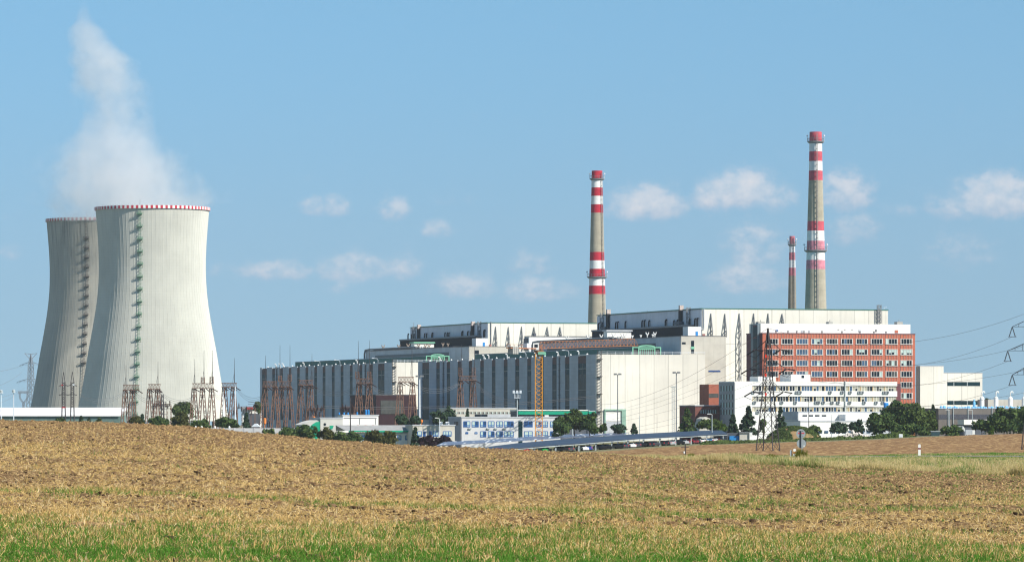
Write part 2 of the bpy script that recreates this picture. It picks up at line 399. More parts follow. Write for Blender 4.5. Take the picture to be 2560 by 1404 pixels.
def blades(x, Y, L, wd, az, elv, name, mats, midx, zoff=-.01, bend=0.0):
    """thin tapering blades rooted on the ground"""
    n = len(x); z = zg(x, Y) + zoff
    d = np.stack([np.cos(az)*np.cos(elv), np.sin(az)*np.cos(elv), np.sin(elv)], 1); p = np.stack([x, Y, z], 1)
    th = rs.uniform(0, 2*np.pi, n); side = np.stack([np.cos(th), np.sin(th)*.4, rs.uniform(-.5, .5, n)], 1)
    side -= d * (side*d).sum(1)[:, None]; side /= np.linalg.norm(side, axis=1)[:, None] + 1e-9
    q = p + d * L[:, None]; q[:, 2] -= bend * L
    a = side * (wd/2)[:, None]
    v = np.stack([p - a, p + a, q + a*.45, q - a*.45], 1).reshape(-1, 3)
    return fast_mesh(name, v, np.arange(n*4).reshape(-1, 4), mats, midx)
STRAW = leaf_mat('straw', [(0.30, 0.18, 0.07), (0.64, 0.43, 0.15), (0.73, 0.51, 0.195), (0.82, 0.61, 0.27), (0.50, 0.31, 0.10), (0.92, 0.78, 0.48)], .3)
GRASS = leaf_mat('green_grass', [(0.045, 0.14, 0.012), (0.075, 0.23, 0.02), (0.12, 0.30, 0.035), (0.17, 0.30, 0.05)], .3)
DRYGR = leaf_mat('dry_grass', [(0.40, 0.30, 0.11), (0.64, 0.51, 0.23), (0.80, 0.66, 0.38), (0.50, 0.43, 0.16)], .3)
OLIVE = leaf_mat('olive_weeds', [(0.10, 0.11, 0.015), (0.16, 0.17, 0.02), (0.22, 0.22, 0.04)], .3)
def scatter(n, y0, y1, power=1.0):
    """points over the seen wedge of field, thinner with distance"""
    u = rs.uniform(0, 1, n); Y = (y0**(-power) + u*(y1**(-power) - y0**(-power))) ** (-1/power)
    px = rs.uniform(-760, 3320, n); yb = y_edge(px); Y = np.minimum(Y, yb - rs.uniform(0, 2, n))
    return (px - 1280)/F*Y, Y, px
def clump(x, Y): return .40*vnoise(x*1.6, Y*.8, 21) + .30*vnoise(x*.3, Y*.07, 22) + .45*vnoise(x*7, Y*3.0, 23)
N = 1010000
x, Y, px = scatter(N, 55, 352, .8)
rowb = .55*vnoise(x*.03 + 5, Y*.16, 24) + .45*vnoise(x*.06, np.log(Y)*26, 25)      # rows left by the cultivator
bare = .10*np.clip((px - 1250)/700, 0, 1)*np.clip((Y - 95)/60, 0, 1)
keep = rs.uniform(0, 1, N) < np.clip((clump(x, Y) + (rowb - .5)*.30 - .36 - bare) * 3.0, .03, 1) * np.clip((rowb - .30)*3.4, .12, 1) * (1 - 3.0*bare) * (1 - .62*np.exp(-((Y - 89)/4.0)**2))
x, Y, px = x[keep], Y[keep], px[keep]; n = len(x)
sz = np.clip(Y/140, .8, 2.0)
L = rs.uniform(.04, .17, n)*np.clip(sz, .8, 1.35); wd = rs.uniform(.009, .021, n)*sz**1.2
elv = np.abs(rs.normal(0, .45, n)); elv = np.where(rs.uniform(0, 1, n) < .10, rs.uniform(.5, 1.3, n), elv)
azm = rs.uniform(0, 2*np.pi, n)
# standing tufts of stubble stalks in the nearer field
nt = 1700; tx, ty, tp = scatter(nt, 56, 190, 1.0); m_ = 20; tx = np.repeat(tx, m_); ty = np.repeat(ty, m_); sc_ = np.repeat(rs.uniform(.5, 1.25, nt), m_); ta = np.repeat(rs.uniform(0, 6.28, nt), m_); q = nt*m_
x = np.concatenate([x, tx + rs.normal(0, .035, q)]); Y = np.concatenate([Y, ty + rs.normal(0, .04, q)]); L = np.concatenate([L, sc_*rs.uniform(.05, .16, q)]); wd = np.concatenate([wd, rs.uniform(.007, .014, q)])
azm = np.concatenate([azm, ta + rs.normal(0, .9, q)]); elv = np.concatenate([elv, rs.uniform(.45, 1.5, q)])
st = blades(x, Y, L, wd, azm, elv, 'straw', [STRAW], None, .0, .08)
tag(st, 'pale chopped straw and stubble strewn over the brown field', 'straw', kind='stuff')
N = 380000
x, Y, px = scatter(N, 55, 345, .8)
gn = vnoise(x*.8, Y*.22, 31)*.75 + vnoise(x*2.6, Y*.9, 32)*.45
rel = Y / y_edge(px)
band = np.exp(-((Y-66)/14)**2)*(.92 - .10*np.clip((px-1500)/900, 0, 1)) + np.exp(-((Y-98.5)/2.4)**2)*.78*(px < 2000) + np.exp(-((rel-.90)/.08)**2)*1.05*np.clip((px-1500)/500, 0, 1) + .30*np.clip((px-700)/900, 0, 1)*np.exp(-((Y-190)/90)**2) + np.exp(-((Y-118)/5)**2)*.35*np.clip((px-1400)/300, 0, 1) + .05
keep = rs.uniform(0, 1, N) < np.clip((band + gn*.9 - .82)*2.2, 0, 1)
x, Y, px = x[keep], Y[keep], px[keep]; n = len(x); sz = np.clip(Y/120, .8, 2.2)
gr = blades(x, Y, rs.uniform(.05, .15, n)*np.clip(sz, .8, 1.1), rs.uniform(.006, .012, n)*sz, rs.uniform(0, 2*np.pi, n), rs.uniform(.7, 1.5, n), 'sprouting_grass', [GRASS], None, .0, .05)
tag(gr, 'bright green volunteer grass sprouting in bands across the field', 'grass', kind='stuff')
# loose clods of earth lying between the straw
N = 112000
x, Y, px = scatter(N, 55, 350, .9)
keep = rs.uniform(0, 1, N) < np.clip((.62 - clump(x, Y))*2.6, .06, 1); x, Y, px = x[keep], Y[keep], px[keep]; n = len(x)
sz = rs.gamma(2.0, .0065, n)*np.clip(Y/110, .7, 2.4) + .006
cube = np.array([(-1,-1,-1),(1,-1,-1),(1,1,-1),(-1,1,-1),(-1,-1,1),(1,-1,1),(1,1,1),(-1,1,1)], float)*np.array([1, 1, .75])
vv = cube[None]*(sz[:, None, None]*rs.uniform(.45, 1.15, (n, 8, 1))); an = rs.uniform(0, 6.28, n); ca, sa = np.cos(an)[:, None], np.sin(an)[:, None]
vv = np.stack([vv[..., 0]*ca - vv[..., 1]*sa, vv[..., 0]*sa + vv[..., 1]*ca, vv[..., 2]], -1) + np.stack([x, Y, zg(x, Y) + sz*.25], 1)[:, None]
qd = np.array([(0,3,2,1),(4,5,6,7),(0,1,5,4),(1,2,6,5),(2,3,7,6),(3,0,4,7)]); qd = (qd[None] + (np.arange(n)*8)[:, None, None]).reshape(-1, 4)
CLOD = leaf_mat('clod_soil', [(.04, .022, .012), (.07, .04, .02), (.12, .07, .036), (.19, .12, .06)], 0)
tag(fast_mesh('soil_clods', vv.reshape(-1, 3), qd, [CLOD]), 'dark clods of earth scattered through the stubble', 'clods', kind='stuff')
# long grass of the verge
N = 400000
px = rs.uniform(1480, 3320, N); yb = y_edge(px); t = rs.uniform(0, 1, N)**1.6; Y = yb + 1 + (YE - yb - 1)*t
x = (px-1280)/F*Y; left = np.clip((px - 1480)/260, 0, 1)
keep = (rs.uniform(0, 1, N) < left) & ~((Y > I(px, [1500, 3400], [460, 393])) & (Y < I(px, [1500, 3400], [470, 403])))
x, Y, px, t = x[keep], Y[keep], px[keep], t[keep]; n = len(x)
hn = .6*vnoise(x*.5, Y*.12, 41) + .5*vnoise(x*1.7, Y*.3, 43); gnn = vnoise(x*.45, Y*.08, 42)
hgt = (.16 + .95*hn**1.6)*np.clip(1.1 - t*1.1, .22, 1)*np.clip((px - 1450)/420, .3, 1)*rs.uniform(.5, 1.1, n)
mi = (rs.uniform(0, 1, n) < np.clip(-.02 + (gnn-.5)*1.0 + rs.normal(0, .12, n) + t*.85, .04, .95)).astype(int)
lg = blades(x, Y, hgt, rs.uniform(.012, .03, n), rs.uniform(0, 2*np.pi, n), rs.uniform(1.0, 1.5, n), 'verge_grass', [DRYGR, GRASS], mi, -.02, .1)
tag(lg, 'tall dry and green grass growing along the road verge', 'grass', kind='stuff')
# ---------------------------------------------------------------- cooling towers
GZ = -6.0
def tower_concrete(name, col, dirty):
    m, t, b = base_mat(name)
    oc = t.node('ShaderNodeTexCoord').outputs['Object']; x, y, z = t.xyz(oc)
    ang = t.math('ARCTAN2', y, x)
    lift = t.math('FRACT', t.math('MULTIPLY', z, 1/1.6))
    lines = t.ramp(lift, .0, .12, .90, 1.0)
    s = t.noise(t.comb(t.math('MULTIPLY', ang, 26.0), 0.0, t.math('MULTIPLY', z, .035)), 1.0, 5, .65)
    n = t.noise(oc, .05, 6, .65)
    cc = t.mix(t.ramp(n, .3, .7), tuple(v*.93 for v in col)+(1,), tuple(v*1.05 for v in col)+(1,))
    topf = t.ramp(z, 85, 128, dirty*.25, dirty)
    cc = t.mix(t.math('MULTIPLY', t.ramp(s, .42, .78), topf), cc, (.12, .12, .12, 1))
    mm = t.node('ShaderNodeMix', data_type='RGBA', blend_type='MULTIPLY'); mm.inputs[0].default_value = 1
    t.put(mm.inputs[6], cc); t.put(mm.inputs[7], t.comb(lines, lines, lines))
    t.put(b.inputs['Base Color'], mm.outputs[2]); b.inputs['Roughness'].default_value = .9; b.inputs['Specular IOR Level'].default_value = .1; b.inputs['Diffuse Roughness'].default_value = 1.0
    return m
PROF = [(519,141.5),(527,141.3),(545,139.8),(575,137.2),(612,134.6),(645,133.2),(675,133.0),(705,134),(736,136.3),(770,140.5),(807,146.5),(842,152.8),(877,159.3),(917,165.8),(957,172.5),(987,178),(1017,184),(1045,189.5),(1062,193)]
def cooling_tower(px, Y, label, col, dirty, ladder_px, ladder_mat, nplat, plat0, plat1, group):
    k = Y / 2800.0; mpp = 2800 / F * 1.0 * k
    x0 = X(px, Y); base = (x0, Y, GZ)
    zt = lambda row: EYE + (H - row) * 2800 / F          # same real size for both towers
    root = thing('cooling_tower', label, 'cooling tower', base, group=group)
    rr = [p[0] for p in PROF]; ww = [p[1] * 2800 / F for p in PROF]
    rad = lambda z: float(np.interp(-z, [-zt(q) for q in rr], ww))
    NR = 92; angs = []                                   # meridional ribs: a narrow raised strip in every panel
    for i in range(NR):
        a = 2*math.pi*i/NR; d = 2*math.pi/NR
        angs += [(a, 0), (a + d*.45, 0), (a + d*.88, 0), (a + d*.90, .06), (a + d*.98, .06)]
    mb = MB(); ncol = len(angs); zs = [zt(r) for r in np.linspace(523, 1052, 44)]
    vs = []; fs = []
    for z in zs:
        for a, e in angs: r = rad(z) + e; vs.append((x0 + r*math.cos(a), Y + r*math.sin(a), z))
    for i in range(len(zs) - 1):
        for j in range(ncol): fs.append((i*ncol + j, (i+1)*ncol + j, (i+1)*ncol + (j+1) % ncol, i*ncol + (j+1) % ncol))
    mb.add(vs, fs); zi = [zt(r) for r in (523, 600, 700, 850, 1050)]; o = len(mb.v)
    for z in zi:
        for j in range(96): a = 2*math.pi*j/96; mb.v.append((x0 + (rad(z)-1.2)*math.cos(a), Y + (rad(z)-1.2)*math.sin(a), z))
    for i in range(len(zi) - 1):
        for j in range(96): mb.f.append((o+i*96+j, o+i*96+(j+1) % 96, o+(i+1)*96+(j+1) % 96, o+(i+1)*96+j)); mb.m.append(0)
    mb.build('shell', tower_concrete('tower_concrete_' + ('old' if dirty > .6 else 'new'), col, dirty), root)
    # rim walkway painted in red and white blocks
    mb = MB(); n = 148; ro = rad(zt(519)) + .7; ri = ro - 1.9; z0 = zt(526.5); z1 = zt(519)
    for i in range(n):
        a = 2*math.pi*i/n; b = 2*math.pi*(i+1)/n
        q = [(x0 + r*math.cos(c), Y + r*math.sin(c), z) for z in (z0, z1) for r, c in ((ro, a), (ro, b), (ri, b), (ri, a))]
        mb.add(q, [(0,1,5,4), (4,5,6,7), (2,3,7,6), (3,2,1,0)], i % 2)
    mb.build('rim', [mat('rim_red', (.55, .03, .06), .7, .2, 1), mat('rim_white', (.82, .80, .78), .7, .05, 1)], root)
    # leaning legs under the shell
    mb = MB(); n = 40; r1 = rad(zt(1050)); z1 = zt(1050)
    for i in range(n):
        for s_ in (-1, 1):
            a = 2*math.pi*i/n; b = a + s_*math.pi/n
            mb.beam((x0 + (r1+2.5)*math.cos(a), Y + (r1+2.5)*math.sin(a), GZ), (x0 + (r1-.5)*math.cos(b), Y + (r1-.5)*math.sin(b), z1 + .3), .9)
    mb.build('leg_ring', GREYC, root)
    # ladder with rest platforms
    a = math.asin(max(-1, min(1, (ladder_px - px) * mpp / 31.0))) - math.pi/2
    A2 = lambda z, e: (x0 + (rad(z)+e)*math.cos(a), Y + (rad(z)+e)*math.sin(a), z)
    tg = Vector((-math.sin(a), math.cos(a), 0)); nm = Vector((math.cos(a), math.sin(a), 0))
    mb = MB(); zz = [zt(r) for r in np.linspace(527, 1048, 60)]
    for i in range(59):
        for e in (-.55, .55):
            mb.beam(Vector(A2(zz[i], .8)) + tg*e, Vector(A2(zz[i+1], .8)) + tg*e, .1)
        mb.beam(Vector(A2(zz[i], 1.3)), Vector(A2(zz[i+1], 1.3)), .08)
        for e in (-.55, .55): mb.beam(Vector(A2(zz[i], 0)) + tg*e, Vector(A2(zz[i], 1.3)), .07)
        mb.beam(Vector(A2(zz[i], .8)) - tg*.55, Vector(A2(zz[i], .8)) + tg*.55, .12)
    mb.build('ladder', ladder_mat, root)
    for i, row in enumerate(np.linspace(plat0, plat1, nplat)):
        z = zt(row); c = Vector(A2(z, 0)); mb = MB()
        def bar(u0, e0, h0, u1, e1, h1, w_): mb.beam(c + tg*u0 + nm*e0 + Vector((0, 0, h0)), c + tg*u1 + nm*e1 + Vector((0, 0, h1)), w_)
        q = [c + tg*u + nm*e + Vector((0, 0, h)) for h in (0, .25) for u, e in ((-1.5, .1), (1.5, .1), (1.5, 1.6), (-1.5, 1.6))]
        mb.add(q, [(0,3,2,1), (4,5,6,7), (0,1,5,4), (1,2,6,5), (2,3,7,6), (3,0,4,7)])
        for h in (.7, 1.3): bar(-1.5, 1.6, h, 1.5, 1.6, h, .1); bar(-1.5, .1, h, -1.5, 1.6, h, .1); bar(1.5, .1, h, 1.5, 1.6, h, .1)
        for u in (-1.5, -.5, .5, 1.5): bar(u, 1.6, 0, u, 1.6, 1.3, .1)
        for u in (-1.3, 1.3): bar(u, 1.4, 0, u, 0, -1.8, .15)
        mb.build('rest_platform', ladder_mat, root)
    mb = MB(); c = Vector(A2(zt(519), -.5)); mb.beam(c, c + Vector((0, 0, 3.2)), .16)
    mb.build('warning_lamp_mast', STEEL, root)
    return root
GR = 'hyperbolic cooling towers'
cooling_tower(381, 2800, 'clean pale cooling tower with a green ladder down its front, nearer of the two', (.62, .615, .555), .22, 361, mat('ladder_green', (.06, .24, .13), .7, .2, 1), 17, 541, 1036, GR)
cooling_tower(251, 2960, 'grimy grey cooling tower partly hidden behind the clean tower with the green ladder', (.54, .52, .455), .9, 228, mat('ladder_dark', (.10, .08, .075), .8, .2, 1), 14, 575, 900, GR)

# steam: one drifting body of vapour over both towers, its edge torn by noise
def steam():
    Y0 = 2880.0
    prof = [(552,122,508),(540,122,512),(523,118,520),(500,98,515),(475,86,505),(450,82,492),(420,92,474),(390,110,450),(360,142,420),(330,186,392),(300,202,380),(270,200,376),(240,194,374),(210,188,368),(180,192,356),(150,184,352),(125,178,312),(100,170,276),(75,172,262),(50,190,238),(20,192,225),(-30,190,215),(-80,190,210)]
    zs = np.array([Z(r, Y0) for r, a, b in prof]); cx = np.array([X((a+b)/2, Y0) for r, a, b in prof]); rx = np.array([(b-a)/2/F*Y0 for r, a, b in prof])
    base = (X(300, Y0), Y0, Z(560, Y0)); zlo = Z(549, Y0); zhi = Z(-70, Y0)
    mb = MB(); n = 28; o = 0
    zz = np.linspace(zlo, zhi, 40)
    for z in zz:
        c = np.interp(z, zs, cx); r = np.interp(z, zs, rx)*1.35 + 5; r2 = r
        if z < Z(515, Y0): r = np.interp(z, zs, rx); r2 = min(r, 46)
        for j in range(n): a = 2*math.pi*j/n; mb.v.append((c + r*math.cos(a), Y0 + r2*math.sin(a), z))
    for i in range(39):
        for j in range(n): mb.f.append((i*n+j, i*n+(j+1) % n, (i+1)*n+(j+1) % n, (i+1)*n+j)); mb.m.append(0)
    mb.f.append(tuple(range(n))[::-1]); mb.f.append(tuple(39*n + j for j in range(n))); mb.m += [0, 0]
    m = bpy.data.materials.new('steam'); m.use_nodes = True; t = NT(m.node_tree); t.n.clear()
    out = t.node('ShaderNodeOutputMaterial'); v = t.node('ShaderNodeVolumePrincipled'); t.l.new(v.outputs[0], out.inputs['Volume'])
    gp = t.node('ShaderNodeTexCoord').outputs['Object']; x, y, z = t.xyz(gp)
    zn = t.math('DIVIDE', t.math('SUBTRACT', z, zlo - base[2]), zhi - zlo)
    def curve(ys, lo, hi):
        f = t.node('ShaderNodeFloatCurve'); t.put(f.inputs['Value'], zn); c = f.mapping.curves[0]
        pts = [((q - zlo)/(zhi - zlo), (u - lo)/(hi - lo)) for q, u in zip(zs, ys)]
        pts = sorted((max(0, min(1, a)), max(0, min(1, b))) for a, b in pts)
        while len(c.points) < len(pts): c.points.new(.5, .5)
        for p, (a, b) in zip(c.points, pts): p.location = (a, b); p.handle_type = 'VECTOR'
        f.mapping.update()
        return t.math('MULTIPLY_ADD', f.outputs[0], hi - lo, lo)
    c = curve(cx - base[0], -60, 60); r = curve(rx, 0, 60)
    u = t.math('DIVIDE', t.math('SUBTRACT', x, c), r); w_ = t.math('DIVIDE', y, r)
    # torn edge: push the sample point about with noise
    n1 = t.noise(t.mapping(gp, (1, 1, .8)), .024, 3, .6); n2 = t.noise(gp, .07, 6, .62)
    d = t.math('SUBTRACT', 1.0, t.math('ADD', t.math('MULTIPLY', u, u), t.math('MULTIPLY', w_, w_)))
    e = t.math('ADD', d, t.math('ADD', t.math('MULTIPLY', t.math('SUBTRACT', n1, .5), 2.6), t.math('MULTIPLY', t.math('SUBTRACT', n2, .5), 3.4)))
    den = t.ramp(e, -.15, 1.2)
    zw = t.node('ShaderNodeFloatCurve'); t.put(zw.inputs['Value'], zn); cv_ = zw.mapping.curves[0]
    pts = [(0, .6), (.12, .55), (.35, .65), (.6, 1.0), (.80, 1.0), (.88, .14), (1, .05)]
    while len(cv_.points) < len(pts): cv_.points.new(.5, .5)
    for p, q in zip(cv_.points, pts): p.location = q; p.handle_type = 'VECTOR'
    zw.mapping.update()
    t.put(v.inputs['Density'], t.math('MULTIPLY', t.math('MULTIPLY', den, zw.outputs[0]), .05))
    v.inputs['Color'].default_value = (.965, .975, 1.0, 1); v.inputs['Anisotropy'].default_value = .15
    o = mb.build('steam_plume', m, None, base)
    tag(o, 'ragged white steam plume drifting up from the two cooling towers', 'steam plume')
steam()

# ---------------------------------------------------------------- chimneys
def chimney(cx_top, cx_bot, Y, bands, widths, platforms, label, name='striped_chimney', ladder_side=.35, cols=None, fourth=None):
    """bands: (row_top, row_bottom, material); widths: (row, width px)"""
    red, white, conc = cols; cxp = lambda row: np.interp(row, [widths[0][0], 800], [cx_top, cx_bot])
    bx = X(cxp(760), Y); base = (bx, Y, GZ)
    root = thing(name, label, 'chimney', base, group='red and white striped chimneys')
    hw = lambda row: float(np.interp(row, [q for q, _ in widths], [q/2/F*Y for _, q in widths]))
    mb = MB(); prof = []; ms = []
    for r0, r1, k in reversed(bands):
        steps = max(1, int((r1 - r0)/40))
        for i in range(steps):
            rr_ = r1 + (r0 - r1)*i/steps
            prof.append((hw(rr_), Z(rr_, Y))); ms.append(k)
    prof.append((hw(bands[0][0]), Z(bands[0][0], Y)))
    prof.insert(0, (hw(900), GZ)); ms.insert(0, 2)
    rt, zt_ = prof[-1]; prof += [(rt*.8, zt_), (rt*.8, zt_ - 4)]; ms += [3, 3]
    mb.lathe((bx, Y), prof, 40, ms); sh = mb.build('shaft', [red, white, conc, fourth or GREYD], root, smooth=False)
    for row, w_ in platforms:
        mb = MB(); r = w_/2/F*Y; z = Z(row, Y); ri = hw(row)
        mb.lathe((bx, Y), [(ri, z - .9), (r, z - .25), (r, z + .15), (ri, z + .15)], 32, None, False)
        for j in range(20):
            a = 2*math.pi*j/20; b = 2*math.pi*(j+1)/20
            p = Vector((bx + r*math.cos(a), Y + r*math.sin(a), z)); q = Vector((bx + r*math.cos(b), Y + r*math.sin(b), z))
            mb.beam(p, p + Vector((0, 0, 1.4)), .1); mb.beam(p + Vector((0, 0, 1.4)), q + Vector((0, 0, 1.4)), .1)
        pl = mb.build('gallery', STEEL, root)
        for sgn in (-1, 1):
            mb = MB(); p = Vector((bx + sgn*r, Y, z)); mb.beam(p, p + Vector((0, 0, 2.3)), .15); mb.lathe((p.x, p.y), [(.3, z+2.1), (.42, z+2.4), (.3, z+2.8)], 8)
            mb.build('warning_lamp', PALEST, root)
    mb = MB(); a = -math.pi/2 + ladder_side
    zz = np.linspace(GZ, Z(bands[0][0] + 4, Y), 60); rows_ = [H - (z - EYE)*F/Y for z in zz]
    pt = lambda i, e, k_: Vector((bx + (hw(rows_[i]) + e)*math.cos(a + k_), Y + (hw(rows_[i]) + e)*math.sin(a + k_), zz[i]))
    for i in range(59):
        for k_ in (-.09, .09): mb.beam(pt(i, .5, k_), pt(i+1, .5, k_), .14)
        mb.beam(pt(i, .9, 0), pt(i+1, .9, 0), .1); mb.beam(pt(i, .5, -.09), pt(i, .5, .09), .25)
    mb.build('ladder', STEEL, root)
    return root
def chim_mats(sfx, red, white, conc):
    return (mat('chimney_red' + sfx, red, .7, .16, .7, .15), mat('chimney_white' + sfx, white, .7, .06, .6, .08), mat('chimney_concrete' + sfx, conc, .9, .1, .3, .3, (30, 2.4, .12), .12))
b1 = [(427,447,0),(447,469,1),(469,490,0),(490,511,1),(511,532,0),(532,630,2),(630,651,0),(651,672,1),(672,692,0),(692,714,1),(714,735,0),(735,860,2)]
chimney(1489.5, 1493, 2400, b1, [(427,26.5),(450,27.5),(535,31),(640,36),(735,41.5),(800,45),(900,51)], [(447,37),(692,50)], 'striped chimney with fresh bright red bands, behind the hall roofs left of the tallest chimney', cols=chim_mats('_fresh', (.50, .02, .045), (.80, .79, .77), (.44, .395, .305)), ladder_side=.75)
b2 = [(330,354,0),(354,379,1),(379,403,0),(403,427,1),(427,451,0),(451,553,2),(553,577,0),(577,602,1),(602,626,3),(626,650,1),(650,673,3),(673,860,2)]
PINK = mat('faded_pink_paint', (.60, .235, .29), .75, .25, .5, .2)
chimney(2036, 2039.5, 2080, b2, [(330,30.5),(354,31.5),(450,35),(553,41),(673,48),(770,54),(900,60)], [(354,42),(626,57)], 'tallest striped chimney with faded red and pink bands, behind the brick office', cols=chim_mats('_worn', (.56, .10, .13), (.80, .79, .77), (.44, .40, .31)), ladder_side=.08, fourth=PINK)
b3 = [(590,612,0),(612,631,1),(631,650,0),(650,669,1),(669,689,0),(689,860,2)]
chimney(1979.5, 1980.5, 2300, b3, [(590,13.4),(612,14),(690,18),(770,20.6),(900,24)], [(611,21)], 'small slim striped chimney standing just left of the tallest chimney', cols=chim_mats('_small', (.52, .16, .20), (.72, .73, .74), (.30, .26, .20)), ladder_side=.4)
# ---------------------------------------------------------------- the two turbine halls and reactor blocks (plant frame)
ZT = Z(885, 1900)
def hall(label, s0, s1, t0, t1, strips, zt, pipes, ladder_px, railing=None):
    """long hall: gable at t0, tall window strips along the side s0. strips: (px centre, px width)"""
    base = (s0, t0, GZ); root = thing('turbine_hall', label, 'turbine hall', base, True, 'turbine halls')
    k = (zt - EYE) / 27.25; zr = lambda h: EYE + h * k
    segs = []
    for px, w_ in strips:
        a, b = sorted((Tx(px - w_/2, s0), Tx(px + w_/2, s0))); segs.append((max(a, t0 + 1), min(b, t1 - .5), w_ > 14))
    segs.sort()
    mb = MB(); mb.box(s0 + .35, s1, t0 + .4, t1, GZ, zt - .6); mb.box(s0, s1, t0, t0 + .4, GZ, zt)
    mb.build('wall', WHITE, root)
    mb = MB(); prev = t0 + .4
    for a, b, wd_ in segs + [(t1, t1, False)]:
        if a > prev: mb.box(s0, s0 + .35, prev, a, GZ, zt)
        prev = b
    mb.build('side_cladding', GREYP, root)
    mb = MB(); mb.box(s0 + .9, s1, t0 + .4, t1, zt - .6, zt - .35); mb.build('roof', ROOFD, root)
    for a, b, wide in segs:
        mb = MB(); mb.box(s0 + .16, s0 + .35, a, b, zr(2.2), zr(23.9), 0); mb.box(s0 + .12, s0 + .16, a + .25, b, zr(7.5), zr(19.6), 1)
        mb.box(s0 + .08, s0 + .17, a, b, zr(21.7), zr(21.95), 2)
        if wide: mb.box(s0 + .08, s0 + .17, (a+b)/2 - .15, (a+b)/2 + .15, zr(19.6), zr(23.9), 2)
        mb.box(s0 + .08, s0 + .17, a, b, zr(13.4), zr(13.6), 2); mb.box(s0 + .08, s0 + .17, a, b, zr(7.4), zr(7.6), 2)
        wn = mb.build('window', [GLASSG, GLASSY, GREYC], root)
        mb = MB(); mb.box(s0 + .14, s0 + .35, a, b, zr(23.9), zr(26.7)); mb.build('spandrel', BROWNP, wn)
        mb = MB(); c = (a + b)/2; mb.lathe((s0 + .6, a + .2), [(.4, zt - .6), (.42, zt + .1), (.25, zt + .45), (.05, zt + .55)], 8)
        if wide: mb.box(s0 + .05, s0 + .9, a, b, zt - .3, zt + .2)
        mb.build('roof_vent', WPIPE, root)
    for px in pipes:
        t = Tx(px, s0); mb = MB(); mb.tube([(s0 - .35, t, GZ), (s0 - .35, t, zt + .4)], .3, 6)
        for q in np.linspace(GZ + 2, zt - 1, 14): mb.box(s0 - .8, s0, t - .6, t + .6, q, q + .25)
        mb.build('downpipe', STEEL, root)
    # caged ladder on the gable
    s = Sx(ladder_px, t0); mb = MB()
    for e in (-.75, .75): mb.beam((s + e, t0 - .5, GZ + 2), (s + e, t0 - .5, zt + 1.6), .18)
    for q in np.arange(GZ + 2, zt + 1.4, 1.15):
        mb.beam((s - .75, t0 - .5, q), (s + .75, t0 - .5, q + .55), .13); mb.beam((s - .75, t0 - .5, q), (s - .75, t0, q), .1)
    for q in np.linspace(GZ + 6, zt - 2, 5): mb.box(s - 1.0, s + 1.0, t0 - 1.3, t0, q, q + .2)
    mb.build('gable_ladder', DARKST, root)
    mb = MB(); sE = railing or s1
    for q in (.55, 1.1): mb.beam((s, t0 + .3, zt + q), (sE, t0 + .3, zt + q), .09)
    for q in np.linspace(s, sE, 14): mb.beam((q, t0 + .3, zt), (q, t0 + .3, zt + 1.1), .09)
    mb.build('roof_railing', PALEST, root)
    return root
def lantern(root, zt, s0, s1, t0, t1, h, end=True):
    """raised roof light along the hall with a glazed light green end"""
    mb = MB(); mb.box(s0, s1, t0 + .6, t1, zt - .4, zt + h); mb.build('roof_lantern', DGREEN, root)
    mb = MB(); mb.box(s0 - .15, s1 + .1, t0 + .5, t1 + .1, zt + h, zt + h + .18); mb.build('lantern_roof', GREYL, root)
    fr = MB(); w_ = s1 - s0; g0 = s0 - .2; g1 = s1 + .2; zb = zt - .3; a = s0 + w_*.2; b = s1 - w_*.2
    arc = [(a, zt + h + .35), (a + (b-a)*.2, zt + h + .75), ((a+b)/2, zt + h + .9), (b - (b-a)*.2, zt + h + .75), (b, zt + h + .35)]
    for i in range(4): fr.beam((arc[i][0], t0, arc[i][1]), (arc[i+1][0], t0, arc[i+1][1]), .45)
    for q in (g0, a, b, g1): fr.beam((q, t0, zb), (q, t0, zt + h + .3), .42)
    fr.beam((g0, t0, zt + h + .1), (g1, t0, zt + h + .1), .4); fr.beam((g0, t0, zb + .2), (g1, t0, zb + .2), .3)
    for q in np.linspace(a, b, 9)[1:-1]: fr.beam((q, t0, zb), (q, t0, zt + h*.75), .16)
    fr.box(a, b, t0 + .05, t0 + .5, zt + h*.75, zt + h + .3)
    e = fr.build('lantern_end', LGREEN, root)
    mb = MB(); mb.box(g0, g1, t0 + .15, t0 + .55, zb, zt + h*.72); mb.build('glazing', GLASSY, e)
SN1 = Sx(1703, 0); SN2 = Sx(1763, 0); TN = Tx(1045, 0)
st_n = [(1064,17),(1095,8.5),(1121,8.5),(1148,8.5),(1176,8.5),(1205,9),(1234,9),(1264,9.5),(1293,10),(1323,10),(1354,10),(1386,11),(1418,11),(1455,20)]
hn_ = hall('turbine hall with the tall blank white gable beside the orange crane', 0, SN1, 0, TN, st_n, ZT, [1110, 1400], 1498, SN2)
mb = MB(); mb.box(SN1, SN2, 0, 5, GZ, ZT); mb.build('gable_wing', WHITE, hn_)
# loading door with green surround at the foot of the gable
def gable_door(root):
    a, b = Sx(1510, 0), Sx(1563, 0); zt_, zb = Zp(1022, 0, 0), GZ; th_ = 1.1
    mb = MB(); mb.box(a, b, -.9, 0, zt_ - .6, zt_); mb.box(a, a + .5, -.7, 0, zb, zt_ - .6); mb.box(b - 1.7, b, -.9, 0, zb, zt_ - .6)
    d = mb.build('loading_door', mat('sage_paint', (.28, .45, .36), .7, .1, .6), root)
    mb = MB(); mb.box(a + .5, b - 1.7, -.35, 0, Zp(1052, 0, 0), zt_ - .6); mb.build('shutter', BRIGHT, d)
    mb = MB(); mb.box(a + .5, b - 1.7, -.5, 0, zb, Zp(1053, 0, 0)); mb.build('lower_leaf', GREYL, d)
gable_door(hn_)
lantern(hn_, ZT, Sx(1583, 6), Sx(1650, 6), 6, Tx(1187, Sx(1583, 6)), 2.75)
